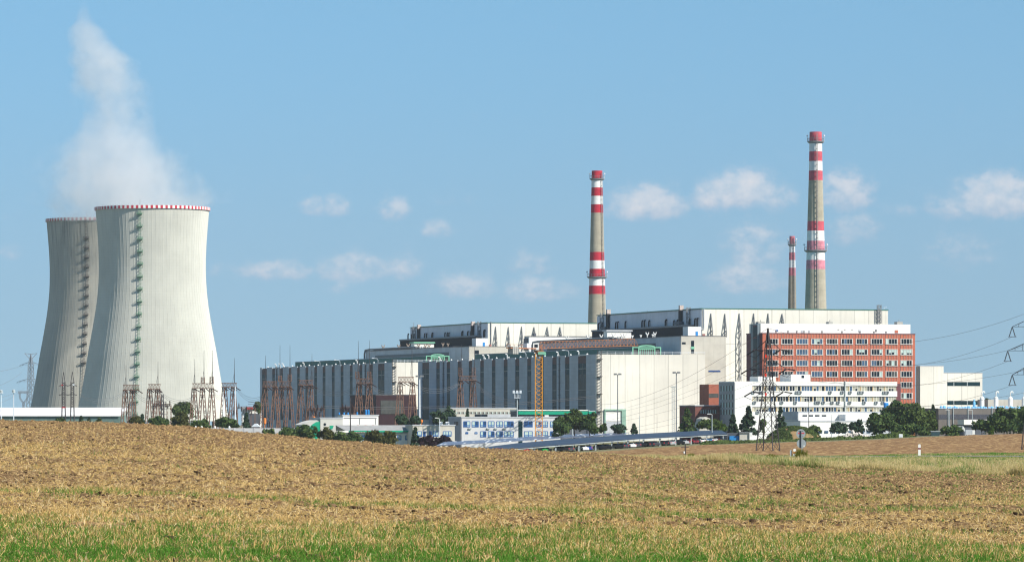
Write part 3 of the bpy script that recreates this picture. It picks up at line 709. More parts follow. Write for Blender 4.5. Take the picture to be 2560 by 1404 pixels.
sF = -5.5; tF = 259.4; SF1 = Sx(1100, tF); TF = Tx(650, sF)
st_f = [(661,12),(684,7),(704,6.5),(725,6.5),(746,6.5),(767,7),(789,7),(810,7),(833,7),(855,7),(878,7),(902,7.5),(928,8),(953,16)]
hf_ = hall('farther turbine hall with rust-coloured gantries lined up before its side', sF, SF1, tF, TF, st_f, ZT, [693, 915], 985)
lantern(hf_, ZT, Sx(1067, tF + 6), Sx(1121, tF + 6), tF + 6, Tx(738, Sx(1067, tF + 6)), 2.75)
for root, s_, items in ((hn_, .8, [(1210, 'v'), (1222, 'v'), (1268, 'v'), (1315, 'l'), (1422, 'l'), (1447, 'v'), (1395, 'v'), (1340, 'v'), (1100, 'v')]), (hf_, sF + .8, [(690, 'v'), (700, 'v'), (708, 'v'), (800, 'l'), (850, 'l'), (893, 'v'), (945, 'l'), (760, 'v')])):
    for px, k in items:
        t = Tx(px, s_ + 2); mb = MB(); z = ZT if root is hn_ else ZT
        if k == 'v': mb.tube([(s_ + 2, t, z - .6), (s_ + 2, t, z + 1.1), (s_ + 1.8, t, z + 1.6), (s_ + 1.2, t, z + 1.65)], .24, 7); mb.build('gooseneck_vent', WPIPE, root)
        else: mb.tube([(s_ + 2, t, z - .6), (s_ + 2, t, z + 1.4), (s_ + 1.6, t, z + 2.0), (s_ - .2, t, z + 2.2)], .09, 6); mb.beam((s_ - .9, t, z + 2.2), (s_ + .1, t, z + 2.2), .4, 0, .25); mb.build('roof_lamp', PALEST, root)
# maroon service building in front of the far gable
def box_building(name, label, cat, px0, px1, row, t0, dp, m, s_side_px=None, zb=GZ, group=None, roofm=ROOFD):
    s0, s1 = Sx(px0, t0), Sx(px1, t0); zt_ = Zp(row, s0, t0)
    root = thing(name, label, cat, (s0, t0, zb), True, group)
    mb = MB(); mb.box(s0, s1, t0, t0 + dp, zb, zt_); mb.build('wall', m, root)
    mb = MB(); mb.box(s0 - .15, s1 + .15, t0 - .15, t0 + dp + .15, zt_, zt_ + .3); mb.build('roof', roofm, root)
    return root, s0, s1, zt_
MR, a, b, c = box_building('transformer_hall', 'maroon sheet-clad building below the far white gable, half hidden by gantries', 'service building', 940, 1040, 987, 190, 40, MAROON)
mb = MB(); mb.box(a + 2, a + 12, 189.8, 190, c - 8, c - 2.2); mb.build('window', GLASSY, MR)
mb = MB(); mb.box(a + 14.5, b, 189.6, 190.2, GZ, c - 9.5); mb.build('door', GREYD, MR)

def reactor(label, sR, tR, px_left, px_right, row, fins, vents, group='reactor buildings'):
    s1 = Sx(px_right, tR); t1 = Tx(px_left, sR); zt_ = Zp(row, sR, tR)
    root = thing('reactor_building', label, 'reactor building', (sR, tR, GZ), True, group)
    mb = MB(); mb.box(sR + .05, s1, tR, t1, GZ, zt_); mb.build('gable_wall', WHITE, root)
    mb = MB(); mb.box(sR - .25, sR + .05, tR + .3, t1, GZ, zt_ - .25); mb.build('side_wall', mat('pale_side_sheet', (.72, .74, .78), .8, .06, .15, .3, (6, 40, .1), .15), root)
    mb = MB(); mb.box(sR - .5, s1 + .2, tR - .15, t1 + .2, zt_, zt_ + .35); mb.build('roof_edge', DGREEN, root)
    for px, r0, r1 in fins:
        s = Sx(px, tR); za = Zp(r0, s, tR); zb_ = Zp(r1, s, tR); dpt = 2.1; mb = MB(); zk = za - (za - zb_)*.0 - 7.0
        zk = max(zk, zb_ + 1)
        mb.beam((s, tR - .15, zb_), (s, tR - .15, za), .3); mb.beam((s, tR - dpt, zb_), (s, tR - dpt, zk), .3); mb.beam((s, tR - dpt, zk), (s, tR - .15, za), .3)
        n_ = max(3, int((zk - zb_)/3.0)); q = np.linspace(zb_, zk, n_ + 1)
        for i in range(n_):
            mb.beam((s, tR - (.15 if i % 2 else dpt), q[i]), (s, tR - (dpt if i % 2 else .15), q[i+1]), .22)
        mb.beam((s, tR - .15, zk), (s, tR - dpt, zk), .3); mb.beam((s, tR - .15, zk), (s, tR - dpt*.5, (zk + za)/2), .25)
        mb.build('buttress_truss', STEEL, root)
    for px, r0, r1, w_ in vents:
        t = Tx(px, sR - .8); za = Zp(r0, sR, t); zb_ = Zp(r1, sR, t); mb = MB(); r = w_/2/F*depth(sR, t)
        mb.tube([(sR - 1.0, t, zb_), (sR - 1.0, t, za - .8), (sR - 1.0, t - .3, za), (sR - 1.0, t - 1.0, za + .1)], r, 8)
        mb.build('vent_pipe', BLACKP, root)
    return root, s1, t1, zt_
TR = 43.6; SR = 60.0
fn = [(1777,783,845),(1812,784,842),(1848,783,952),(1884,783,830),(1920,783,842),(1955,784,812)]
vn = [(1497,808,832,3.5),(1506,808,832,3.5),(1540,806,824,3.6),(1545,805,824,3.6),(1564,804,823,3.8),(1606,802,826,4),(1612,801,826,4),(1623,802,826,4),(1665,800,822,5),(1685,802,822,4.2),(1694,800,822,4.2),(1724,799,822,4.2),(1738,797,818,4.2),(1744,796,818,4.2)]
rn, sR1, tR1, zR = reactor('white reactor building with tall gable, directly behind the brick office', SR, TR, 1494, 2220, 772, fn, vn)
# roof edge stacks, ladders and a mast
def roof_bits(root, s, items):
    for px, r0, r1, kind in items:
        t = Tx(px, s); za, zb_ = Zp(r0, s, t), Zp(r1, s, t); mb = MB()
        if kind == 'mast': mb.beam((s + .5, t, zb_), (s + .5, t, za), .18); mb.build('mast', STEEL, root)
        elif kind == 'tower': mb.truss((s - .9, t, zb_), (s - .9, t, za), 1.3, .2, max(4, int((za - zb_)/1.6))); mb.build('access_ladder', STEEL, root)
        elif kind == 'stack':
            mb.tube([(s - .9, t, zb_), (s - .9, t, za)], .55, 8); mb.tube([(s - .9, t + 2.0, zb_), (s - .9, t + 2.0, za - 1)], .45, 8); mb.build('exhaust_stack', BLACKP, root)
            mb = MB(); mb.box(s - 1.7, s - .1, t - .8, t + .8, za - 1.4, za + .5); mb.build('stack_head', mat('pale_pink_steel', (.6, .5, .45), .7, .2, 1), root)
        elif kind == 'tray': mb.box(s - 2.3, s - .3, t - 3, t + 4, zb_, za); mb.build('pipe_tray', GREYD, root)
roof_bits(rn, SR, [(1526,776,818,'stack'),(1510,782,818,'tower'),(1708,766,808,'stack'),(1726,768,820,'tower'),(1752,768,774,'mast'),(1520,817,822,'tray'),(1705,804,811,'tray'),(1615,776,790,'mast')])
t_ = TR; s = Sx(1759, t_); mb = MB(); mb.tube([(s, t_ - .3, Zp(772, s, t_)), (s, t_ - .3, Zp(822, s, t_)), (s - 1.4, t_ - .3, Zp(823, s, t_))], .28, 6); mb.build('downpipe', GREYL, rn)
s = Sx(2196, t_); mb = MB(); mb.truss((s, t_ - .8, Zp(808, s, t_)), (s, t_ - .8, Zp(762, s, t_)), 1.3, .2, 9); mb.build('gable_ladder', STEEL, rn)
mb = MB(); s = Sx(2215, t_); mb.beam((s, t_ + 2, zR), (s, t_ + 2, zR + 1.2), .12); mb.beam((s, t_ + 2, zR + 1.2), (s + 1.2, t_ + 2, zR + 1.4), .12); mb.build('roof_lamp', PALEST, rn)
# glazed gallery along the foot of the side wall, its shade put into the colour
def gallery(root, sR, pxa, pxb, r0, r1, dp):
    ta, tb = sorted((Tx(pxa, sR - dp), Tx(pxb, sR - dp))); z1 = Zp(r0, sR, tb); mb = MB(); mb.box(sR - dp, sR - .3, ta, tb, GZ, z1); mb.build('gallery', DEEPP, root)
    mb = MB(); mb.box(sR - dp - .4, sR - .3, ta, tb, z1, z1 + .7); mb.build('gallery_roof', STEEL, root)
gallery(rn, SR, 1480, 1722, 829, 845, 3.0)

def deaerator(label, pxS, pxG0, pxG1, rowB, t0, wall_px_far, row_wall_near, yhouse, roofbox, wide, group='intermediate buildings'):
    """lower block between hall and reactor building: projecting end block, long grey wall, roof houses"""
    s0, s1 = Sx(pxG0, t0), Sx(pxG1, t0); tE = Tx(pxS, s0); zb_ = Zp(rowB, s0, t0)
    root = thing('deaerator_building', label, 'plant building', (s0, t0, GZ), True, group)
    mb = MB(); mb.box(s0, s1, t0, tE, GZ, zb_); mb.build('end_block', DULLW, root)
    mb = MB(); mb.box(s0 - .25, s0, t0 + .3, tE - .4, GZ, zb_ - .2); mb.build('end_block_side', GREYL, root)
    mb = MB(); mb.box(s0 - .2, s1 + .1, t0 - .1, tE + .1, zb_, zb_ + .25); mb.build('end_block_roof', ROOFD, root)
    sw = s0 + 2.2; tb = Tx(wall_px_far, sw); zw = Zp(row_wall_near, sw, tE)
    mb = MB(); mb.box(sw, sw + 13, tE, tb, GZ, zw); mb.build('long_wall', GREYL, root)
    mb = MB(); mb.box(sw - .3, sw + 13, tE, tb, zw, zw + .3); mb.build('long_roof', ROOFD, root)
    z0, z1 = zw - 4.2, zw - 2.2
    mb = MB(); mb.box(sw - .25, sw + .1, tE + 1.5, tb - (tb - tE)*.12, z0, z1); mb.build('window_band', GLASSD, root)
    mb = MB(); mb.tube([(sw + .6, tE + 60, zw + .9), (sw + .6, tb - 4, zw + .9), (sw - .6, tb - 1.5, zw + .6), (sw - .8, tb - .8, zw - 1.2), (sw - .8, tb - .8, zw - 6)], .42, 8)
    mb.tube([(sw + 1.6, tE + 58, zw + .7), (sw + 1.6, tb - 8, zw + .7)], .3, 8); mb.build('steam_pipe', STEEL, root)
    # house with the forked vents
    pa, pb, r0, r1, side = yhouse; ta = Tx(pa, sw + .4) ; sa, sb = sw + .4, Sx(pb, ta); za = Zp(r0, sa, ta); zc2 = zw + .3
    tf = Tx(side, sa)
    h = MB(); h.box(sa, sb, ta, tf, zc2, za - .8); hs = h.build('roof_house', BRIGHT, root)
    mb = MB(); mb.box(sa - .5, sb + .4, ta - .6, tf + .3, za - .8, za - .2); mb.build('house_roof', LGREEN if not wide else GREYL, hs)
    def fork(s, t, z, hh, m, wdt=.27):
        hh *= .58; mb = MB(); mb.tube([(s, t, z), (s, t, z + hh*.45), (s - hh*.22, t, z + hh*.75), (s - hh*.3, t, z + hh)], wdt, 7)
        mb.tube([(s, t, z + hh*.4), (s + hh*.22, t, z + hh*.75), (s + hh*.3, t, z + hh)], wdt*.9, 7); mb.build('forked_vent', m, root)
    vm = WPIPE if wide else mat('rust_stained_pipe', (.34, .27, .22), .8, .3, 1)
    for px, hh in wide or roofbox[4]:
        s = Sx(px, ta - 1.6)
        if px < pa: t = Tx(px, sw + .7); fork(sw + .7, t, zw + .2, hh, vm)
        elif px < pb: fork(s, ta - 1.4, zw + .2, hh, vm)
        else: t = Tx(px, sw + 1.0); fork(sw + 1.0, t, zw + .2, hh*.9, vm, .24)
    pa, pb, r0, r1, _ = roofbox; tq = tE - 9; sa, sb = Sx(pa, tq), Sx(pb, tq)
    h = MB(); h.box(sa, sb, tq, tq + 6, zb_ + .25, Zp(r0, sa, tq)); hb = h.build('roof_cabin', BRIGHT, root)
    mb = MB(); mb.box(sa + 3.2, sa + 4.2, tq - .1, tq, zb_ + .3, zb_ + 2.3); mb.build('door', BLUEP, hb)
    mb = MB(); mb.box(sb + .8, sb + 1.7, tq, tq + 1, zb_ + .25, zb_ + 1.4); mb.build('fan_unit', mat('dull_red', (.4, .16, .14), .7, .2, 1), root)
    return root, s0, s1, tE, zb_, sw, zw
da, dS0, dS1, dTE, dZB, dSW, dZW = deaerator('grey and white block with white forked vents behind the nearer turbine hall', 1640, 1703, 1815, 840, 6, 1333, 843,
    (1518, 1578, 823, 846, 1509), (1720, 1753, 816, 838, []), [(1399,2.2),(1418,4.0),(1440,2.2),(1470,4.2),(1503,4),(1535,4.4),(1557,4.2),(1563,4.2),(1618,4.2),(1637,4),(1581,2.5),(1602,2.5),(1632,2.5)])
a, b = Sx(1728, 6), Sx(1735, 6)
mb = MB(); mb.box(a, b, 5.85, 6.1, ZT + .6, Zp(851, a, 6)); wn = mb.build('stair_window', GLASSD, da)
mb = MB(); q = (ZT + Zp(851, a, 6))/2; mb.box(a - .1, b + .1, 5.75, 5.95, q - .5, q + .5); mb.build('balcony', LGREEN, wn)
mb = MB(); mb.box(Sx(1705, 6), Sx(1714, 6), 5.9, 6.1, Zp(860, a, 6), Zp(855, a, 6)); mb.build('window', GLASSD, da)
mb = MB(); mb.box(Sx(1771, 6), Sx(1801, 6), 5.9, 6.1, Zp(929, a, 6), Zp(925, a, 6)); mb.build('window', mat('blue_glass', (.03, .08, .25), .2, .2, 1), da)
db, fS0, fS1, fTE, fZB, fSW, fZW = deaerator('farther grey lower block with rust-stained forked vents along its roof', 1123, 1173, 1277, 866, 265, 914, 867,
    (1036, 1085, 853, 869, 1027), (1190, 1220, 845, 864, [(944,1.8),(958,4.2),(984,2.0),(997,3.8),(1020,4.2),(1047,3.8),(1064,3.6),(1073,3.6),(1107,3.6),(1120,3.2)]), None)
a = Sx(1187, 265); mb = MB(); mb.box(a, a + 1.9, 264.9, 265.1, fZB - 3.2, fZB - 1.6); mb.build('window', GLASSD, db)
fnf = [(1239,816,866),(1271,817,890),(1304,816,890),(1335,817,842),(1368,817,842),(1400,817,842)]
vnf = [(1021,835,850,3.5),(1030,836,852,3.4),(1035,836,852,3.4),(1062,834,852,3.2),(1067,834,852,3.2),(1081,833,852,4.5),(1113,832,850,3.2),(1119,832,850,3.2),(1123,832,850,3.2),(1156,829,848,4.4),(1170,829,846,3.6),(1178,828,846,3.6),(1198,827,843,3.8),(1211,826,843,5.5)]
tq = 259.4 + TR; sq = Sx(1220, tq)
rf, fs1, ft1, fz = reactor('farther white reactor building with the slim bright red chimney rising behind its gable', sq, tq, 1027, 1530, 807, fnf, vnf)
roof_bits(rf, sq, [(1052,814,846,'stack'),(1040,816,846,'tower'),(1187,806,842,'stack'),(1203,803,842,'tower'),(1032,806,820,'mast'),(1120,811,816,'mast')])
gallery(rf, sq, 1000, 1190, 852, 862, 3.0)
s = Sx(1227, tq); mb = MB(); mb.tube([(s, tq - .3, GZ), (s, tq - .3, fz + .6)], .22, 6); mb.build('downpipe', STEEL, rf)
# bright annex between the two blocks
tq = 250; a, b = Sx(1323, tq), Sx(1500, tq); z1 = Zp(841, a, tq)
an = thing('annex', 'bright white windowless block behind the crane jib', 'plant building', (a, tq, GZ), True)
mb = MB(); mb.box(a, b, tq, Tx(1311, a), GZ, z1); mb.build('wall', BRIGHT, an)
mb = MB(); mb.box(a - .2, b, tq - .2, Tx(1311, a) + .2, z1, z1 + .3); mb.build('roof', ROOFD, an)
mb = MB(); q = Tx(1317, a); mb.box(a - .5, a, q - 1.5, q + 3, z1 - 6, z1 - .6); mb.build('vent_panel', GREYD, an)
mb = MB(); q = Sx(1338, tq); mb.box(q, q + 1.1, tq + 2, tq + 4, z1 + .3, z1 + 1.5); mb.build('roof_unit', GREYD, an)
# ---------------------------------------------------------------- brick office block
def t_at(px, Y):
    x = X(px, Y); return to_plant(x, Y)
s0, t0 = t_at(1906, 1850); s1 = Sx(2288, t0); tB = Tx(1866, s0); z1 = Zp(833, s0, t0)
bo = thing('brick_office', 'red brick-panelled office tower with rows of white-framed windows', 'office building', (s0, t0, GZ), True)
mb = MB(); mb.box(s0 + .12, s1 - .12, t0 + .12, tB, GZ, z1 - .1); mb.build('wall', BRICK, bo)
mb = MB(); mb.box(s0, s0 + .12, t0 + .3, tB, GZ, z1 - .1); mb.build('side_wall', BRICKD, bo)  # side face away from the sun: brick's shade painted as darker red
mb = MB(); mb.box(s1 - .12, s1, t0 + .12, tB, GZ, z1 - .1); mb.build('end_wall', BRICK, bo)
mb = MB(); mb.box(s0 - .1, s1 + .1, t0, tB + .1, z1 - .1, z1 + .25); mb.build('roof', BRICKD, bo)
pen0, pen1, tp = Sx(1892, t0 + 4), Sx(2276, t0 + 4), t0 + 4
zp = Zp(808, pen0, tp)
mb = MB(); mb.box(s0 + .8, pen1, tp, tB - 1, z1 + .25, zp); pen = mb.build('penthouse', BRIGHT, bo)
for px, r0, r1, w_, m in [(1942,824,828,6,BLUEF),(2005,825,831,5,GREYL),(2023,825,831,4,GREYL),(2149,824,830,6,GREYL),(2241,825,832,8,BRICK),(2096,823,824,4,GREYD),(2112,823,824,4,GREYD),(2130,823,824,4,GREYD),(2190,823,829,3,GREYD)]:
    mb = MB(); a = Sx(px - w_/2, tp); b = Sx(px + w_/2, tp); mb.box(a, b, tp - .12, tp + .05, Zp(r1, a, tp), Zp(r0, a, tp)); mb.build('louvre', m, pen)
for px, r0, w_ in [(1904,802,16),(2077,802,10),(2250,802,14)]:
    mb = MB(); a = Sx(px - w_/2, tp + 3); b = Sx(px + w_/2, tp + 3); mb.box(a, b, tp + 3, tp + 6, zp, Zp(r0 + 1.5, a, tp)); mb.beam(((a+b)/2, tp + 4, zp), ((a+b)/2, tp + 4, Zp(r0 - 3, a, tp)), .25); mb.build('roof_plant', GREYC, bo)
for px in (1940,1970,1992,2010,2055,2105,2150,2185,2215): 
    mb = MB(); a = Sx(px, t0 + 2); mb.lathe((a, t0 + 2), [(.25, z1), (.25, z1 + .8), (.4, z1 + .8), (.4, z1 + 1.1)], 8); mb.build('roof_vent', STEEL, bo)
# blue-grey glazed stair tower on the side wall
a, b = Tx(1877, s0 - .8), Tx(1894, s0 - .8); a, b = min(a, b), max(a, b); zs = Zp(809, s0, t0)
mb = MB(); mb.box(s0 - .8, s0, a, b, GZ, zs); stw = mb.build('stair_tower', mat('blue_grey_sheet', (.20, .25, .28), .6, .1, .5), bo)
mb = MB(); mb.box(s0 - .9, s0 - .8, a + .6, a + (b-a)*.62, GZ + 2, zs - .8); mb.build('stair_glazing', GLASSG, stw)
for q in np.linspace(GZ + 9, zs - 1, 9): mb = MB(); mb.box(s0 - .95, s0 - .8, a + .6, a + (b-a)*.62, q, q + .45); mb.build('floor_band', BRICKD, stw)
# window groups: ten bays, each a white frame with four panes
bays = [1931 + i*37.25 for i in range(10)]; rowsW = [853, 879.5, 907, 934.5, 961.5, 988.5]
def tone(px, r):
    q = rnd.random()
    if 1985 < px < 2060: return 2 if q < .8 else 3
    if px > 2110 and 870 < r < 890: return 3 if q < .5 else 0
    if px > 2200: return 3 if q < .2 else (1 if q < .45 else 0)
    return 0 if q < .75 else (2 if q < .9 else 1)
for ri, r in enumerate(rowsW):
    for i, px in enumerate(bays):
        if ri >= 4 and i != 9: continue
        a = Sx(px - 14, t0); b = Sx(px + 14, t0); za, zb_ = Zp(r - 6.2, a, t0), Zp(r + 6.2, a, t0)
        f = MB(); w_ = (b - a)/4; fr = .12
        f.box(a - .25, b + .25, t0 - .08, t0 + .12, za, za + .16); f.box(a - .25, b + .25, t0 - .16, t0 + .12, zb_ - .24, zb_)
        for k in range(5): q = a + w_*k; f.box(q - fr/2 - (.1 if k in (0, 4) else 0), q + fr/2 + (.1 if k in (0, 4) else 0), t0 - .08, t0 + .12, zb_, za)
        wn = f.build('window', mat('window_frame_white', (.66, .64, .60), .7, .08, 1), bo)
        g = MB()
        for k in range(4):
            m_ = tone(px + (k - 1.5)*7, r); q = a + w_*k
            if m_ == 3:
                cut = rnd.choice([0, .3, .45]); zc2 = zb_ + (za - zb_)*cut
                g.box(q + fr/2, q + w_ - fr/2, t0 + .02, t0 + .1, zc2, za, 3)
                if cut: g.box(q + fr/2, q + w_ - fr/2, t0 + .04, t0 + .1, zb_, zc2, 0)
            else: g.box(q + fr/2, q + w_ - fr/2, t0 + .03, t0 + .1, zb_, za, m_)
        g.build('glass', [GLASSD, GLASSY, GLASSB, BLINDW], wn)
mb = MB()
for i, px in enumerate(bays):
    for k in range(5):
        if i == 9 or k < 5:
            q = Sx(px - 14 + k*7, t0)
            mb.box(q - .055, q + .055, t0 - .05, t0 + .12, GZ + 5, z1 - .15)
mb.box(s1 - 1.5, s1 - 1.3, t0 - .05, t0 + .12, GZ + 5, z1); mb.box(s0 + 1.6, s0 + 1.8, t0 - .05, t0 + .12, GZ + 5, z1)
mb.build('mullion_strips', mat('pale_pink_strip', (.55, .33, .26), .8, .08, 1), bo)

# ---------------------------------------------------------------- long white office with ribbon windows in front of it
wt = t_at(1836, 1690)[1]; w0, w1 = Sx(1836, wt), Sx(2243, wt); wB = Tx(1797, w0); wz = Zp(955, w0, wt)
wo = thing('white_office', 'long white office with three ribbon window rows dotted with cooling units', 'office building', (w0, wt, GZ), True)
mb = MB(); mb.box(w0 + .3, w1 - .2, wt + .5, wB, GZ, wz - .2); mb.build('wall', WHITE2, wo)
mb = MB(); mb.box(w0, w0 + .3, wt, wB, GZ, wz); mb.build('side_wall', mat('shade_grey_render', (.36, .37, .38), .8, .06, .4), wo)  # end wall darkened, its shade put into the render colour
mb = MB(); mb.box(w0, w1, wt, wB, wz, wz + .35); mb.build('roof', BRIGHT, wo)
lo = Sx(1881, wt); bandrows = [(963.5, 976), (990, 1002.5), (1016.5, 1028)]
mb = MB(); mb.box(w0 + .3, lo, wt, wt + .5, GZ, wz)
prev = 955.5
for a, b in bandrows:
    mb.box(lo, w1, wt, wt + .5, Zp(a, w0, wt), Zp(prev, w0, wt)); prev = b
mb.box(lo, w1, wt, wt + .5, GZ, Zp(prev, w0, wt)); mb.build('parapet_bands', BRIGHT, wo)
bayx = np.linspace(1881, 2242, 13)
for r, (a, b) in enumerate(bandrows):
    za, zb_ = Zp(a, w0, wt), Zp(b, w0, wt)
    for i in range(12):
        pa, pb = Sx(bayx[i], wt), Sx(bayx[i+1], wt); n = 4; f = MB(); g = MB(); sp = .45; cream = i > 6 or i < 1
        f.box(pa, pa + sp, wt + .3, wt + .5, zb_, za, 1)
        ww = (pb - pa - sp)/n; mode = rnd.random()
        for k in range(n):
            q = pa + sp + ww*k; f.box(q - .05, q + .1, wt + .3, wt + .5, zb_, za, 0)
            x_ = rnd.random(); m_ = (3 if x_ < (.66 if cream else .25) else (0 if x_ < .75 else (1 if x_ < .9 else 2)))
            if r == 0 and i in (4, 6): m_ = 2
            if m_ == 3 and rnd.random() < .3:
                zc2 = zb_ + (za - zb_)*.45; g.box(q + .1, q + ww - .05, wt + .36, wt + .5, zc2, za, 3); g.box(q + .1, q + ww - .05, wt + .38, wt + .5, zb_, zc2, 0)
            else: g.box(q + .1, q + ww - .05, wt + .38, wt + .5, zb_, za, m_)
        wn = f.build('window', [WHITE2, OCHRE], wo); g.build('glass', [GLASSD, GLASSY, GLASSB, BLIND], wn)
for row, pxs in [(979.5, (1883,1902,1992,2000,2075,2105,2125,2148,2155,2210,2218)), (1005, (1886,1954,1988,2040,2046,2058,2080,2095,2124,2160,2190,2207)), (1029.5, (1894,))]:
    for px in pxs:
        q = Sx(px, wt); z = Zp(row, w0, wt); mb = MB(); mb.box(q - .55, q + .55, wt - .5, wt - .05, z - .45, z + .45, 0)
        o_ = [(q + .42*math.cos(c), wt - .52, z + .42*math.sin(c)) for c in np.linspace(0, 2*math.pi, 11)[:-1]]; mb.add(o_, [tuple(range(10))], 1)
        mb.build('cooling_unit', [GALV, GREYD], wo)
for r_ in (970, 991, 1011, 1029):                       # windows of the shaded end
    a, b = Tx(1801, w0), Tx(1833, w0); mb = MB(); tt = np.linspace(min(a, b), max(a, b), 10); z = Zp(r_, w0, wt)
    for k in range(9): mb.box(w0 - .05, w0, tt[k] + .25, tt[k+1] - .25, z - .9, z + .9, k % 2)
    mb.build('side_window', [GLASSY, BLINDW], wo)
mb = MB(); mb.box(w1, w1 + 1.8, wt + 1, wB, GZ, wz - .3); mb.build('shaded_brick_strip', BRICKD, wo)  # dark strip standing in for a shadowed piece of the brick block
# roof houses on the white office
q0, q1 = Sx(1978, wt + 4), Sx(2026, wt + 4); tq2 = Tx(1942, q0)
mb = MB(); mb.box(q0, q1, wt + 4, min(tq2, wB - .5), wz + .35, Zp(935, q0, wt)); rh = mb.build('roof_house', BRIGHT, wo)
mb = MB(); a = Sx(2007, wt + 4); mb.box(a - .5, a + .5, wt + 3.9, wt + 4.05, wz + 1.6, wz + 2.5); mb.build('window', GLASSD, rh)
q0, q1 = Sx(1896, wt + 5), Sx(1939, wt + 5)
mb = MB(); mb.box(q0, q1, wt + 5, wB - 2, wz + .35, Zp(940, q0, wt)); rh = mb.build('roof_house', WHITE2, wo)
mb = MB()
for k in range(5): mb.box(q0 + .6 + k*.9, q0 + 1.0 + k*.9, wt + 4.9, wt + 5.02, wz + .8, wz + 2.1)
mb.build('louvre', GREYL, rh)
a = Sx(2112, wt); mb = MB(); mb.tube([(a, wt - .25, GZ), (a, wt - .25, wz + .6)], .2, 6); mb.build('downpipe', GALV, wo)
# lower two-tier white building before it
lt = t_at(1990, 1600)[1]
def lower(name, label, px0, px1, row, t, dp, m, side=None):
    s0_, s1_ = Sx(px0, t), Sx(px1, t); z = Zp(row, s0_, t); r = thing(name, label, 'service building', (s0_, t, GZ), True)
    mb = MB(); mb.box(s0_, s1_, t, t + dp, GZ, z); mb.build('wall', m, r)
    mb = MB(); mb.box(s0_ - .15, s1_ + .15, t - .2, t + dp, z, z + .3); mb.build('roof', GREYL, r)
    return r, s0_, s1_, z
u, a, b, z = lower('canteen', 'white flat-roofed upper storey with four small dark windows below the ribbon-windowed office', 1996, 2262, 1030, lt + 18, 14, BRIGHT)
tb_ = Tx(1957, a); mb = MB(); mb.box(a - .2, a, lt + 18.2, tb_, Zp(1049, a, lt), z); mb.build('side_wall', GREYL, u)  # grey slab paints the shade of the side wall
for px in (2012, 2027, 2043, 2060): mb = MB(); q = Sx(px, lt + 18); mb.box(q - .8, q + .8, lt + 17.9, lt + 18.05, Zp(1040, q, lt + 18), Zp(1036.5, q, lt + 18)); mb.build('window', GLASSD, u)
mb = MB(); q = Sx(2118, lt + 18); mb.add([(q - 3, lt + 12, GZ), (q, lt + 12, GZ), (q, lt + 18, GZ), (q - 3, lt + 18, GZ), (q - 3, lt + 12, z - .6), (q, lt + 12, z - .6), (q, lt + 18, z - .6), (q - 3, lt + 18, z - .6)], [(0,1,5,4),(1,2,6,5),(4,5,6,7),(3,0,4,7)]); mb.build('stair_shaft', BRIGHT, u)
v, a, b, z = lower('store_building', 'low plain white front storey with a windowed plinth, behind the mound', 2001, 2262, 1053, lt, 16, BRIGHT)
mb = MB(); mb.box(a + 22, b, lt - .12, lt + .05, GZ, Zp(1074, a, lt)); pl = mb.build('plinth', GREYL, v); p = P(2215, 1022, 1640); mb2 = MB(); k = 1640/F; mb2.lathe((p.x, 1640), [(4.2*k, p.z - 6), (4.4*k, p.z), (6.2*k, p.z + 6*k), (6.4*k, p.z + 14*k), (5.6*k, p.z + 16*k)], 16); tag(mb2.build('blue_tank', BLUEP, None, (p.x, 1640, p.z - 6)), 'blue funnel-shaped tank above the white front storey near the large tree clump', 'tank', 'blue tanks')
for k in range(9):
    q = Sx(2046 + k*15, lt); mb = MB(); mb.box(q, q + 1.3, lt - .2, lt - .1, Zp(1082, q, lt), Zp(1076, q, lt)); mb.build('window', GLASSB, v)
mb = MB(); mb.box(Sx(1958, lt + 16), a - .1, lt + 15.5, lt + 17.5, GZ, Zp(1050, a, lt + 16)); mb.build('open_bay', MAROON, v)
# beige stepped building at the right
bt = t_at(2300, 1960)[1]; a, m1, b = Sx(2300, bt), Sx(2359, bt), Sx(2456, bt)
be = thing('workshop_building', 'beige stepped building with two green window bands, right of the brick office', 'plant building', (a, bt, GZ), True)
za, zb_ = Zp(915, a, bt), Zp(932, m1, bt); tb_ = Tx(2291, a)
mb = MB(); mb.box(a, m1, bt, tb_, GZ, za); mb.build('stair_block', WHITE, be)
mb = MB(); mb.box(m1, b, bt, tb_, GZ, zb_); mb.build('wall', WHITE, be)
mb = MB(); mb.box(a - .2, a, bt + .3, tb_, GZ, za - .1); mb.build('side_wall', mat('mauve_grey', (.36, .32, .31), .8, .08, .5), be)  # darker side slab, its shade put into the colour
mb = MB(); mb.box(a - .1, m1 + .1, bt - .1, tb_, za, za + .25); mb.box(m1 + .1, b + .1, bt - .1, tb_, zb_, zb_ + .25); mb.build('roof', GREYL, be)
for r0, r1 in ((954, 964), (1001, 1011)):
    f = MB(); q0, q1 = Sx(2368, bt), Sx(2450, bt); f.box(q0, q1, bt - .06, bt + .04, Zp(r1, q0, bt), Zp(r0, q0, bt), 0); 
    for k in (.2, .61): f.box(q0 + (q1-q0)*k - .15, q0 + (q1-q0)*k + .15, bt - .12, bt - .02, Zp(r1, q0, bt), Zp(r0, q0, bt), 1)
    f.build('window_band', [GLASSG, GALV], be)
mb = MB(); mb.box(Sx(2288, bt + 12), a - .2, bt + 12, bt + 30, GZ, Zp(934, a, bt + 12)); mb.build('low_wing', mat('mauve_grey', (.36, .32, .31)), be)
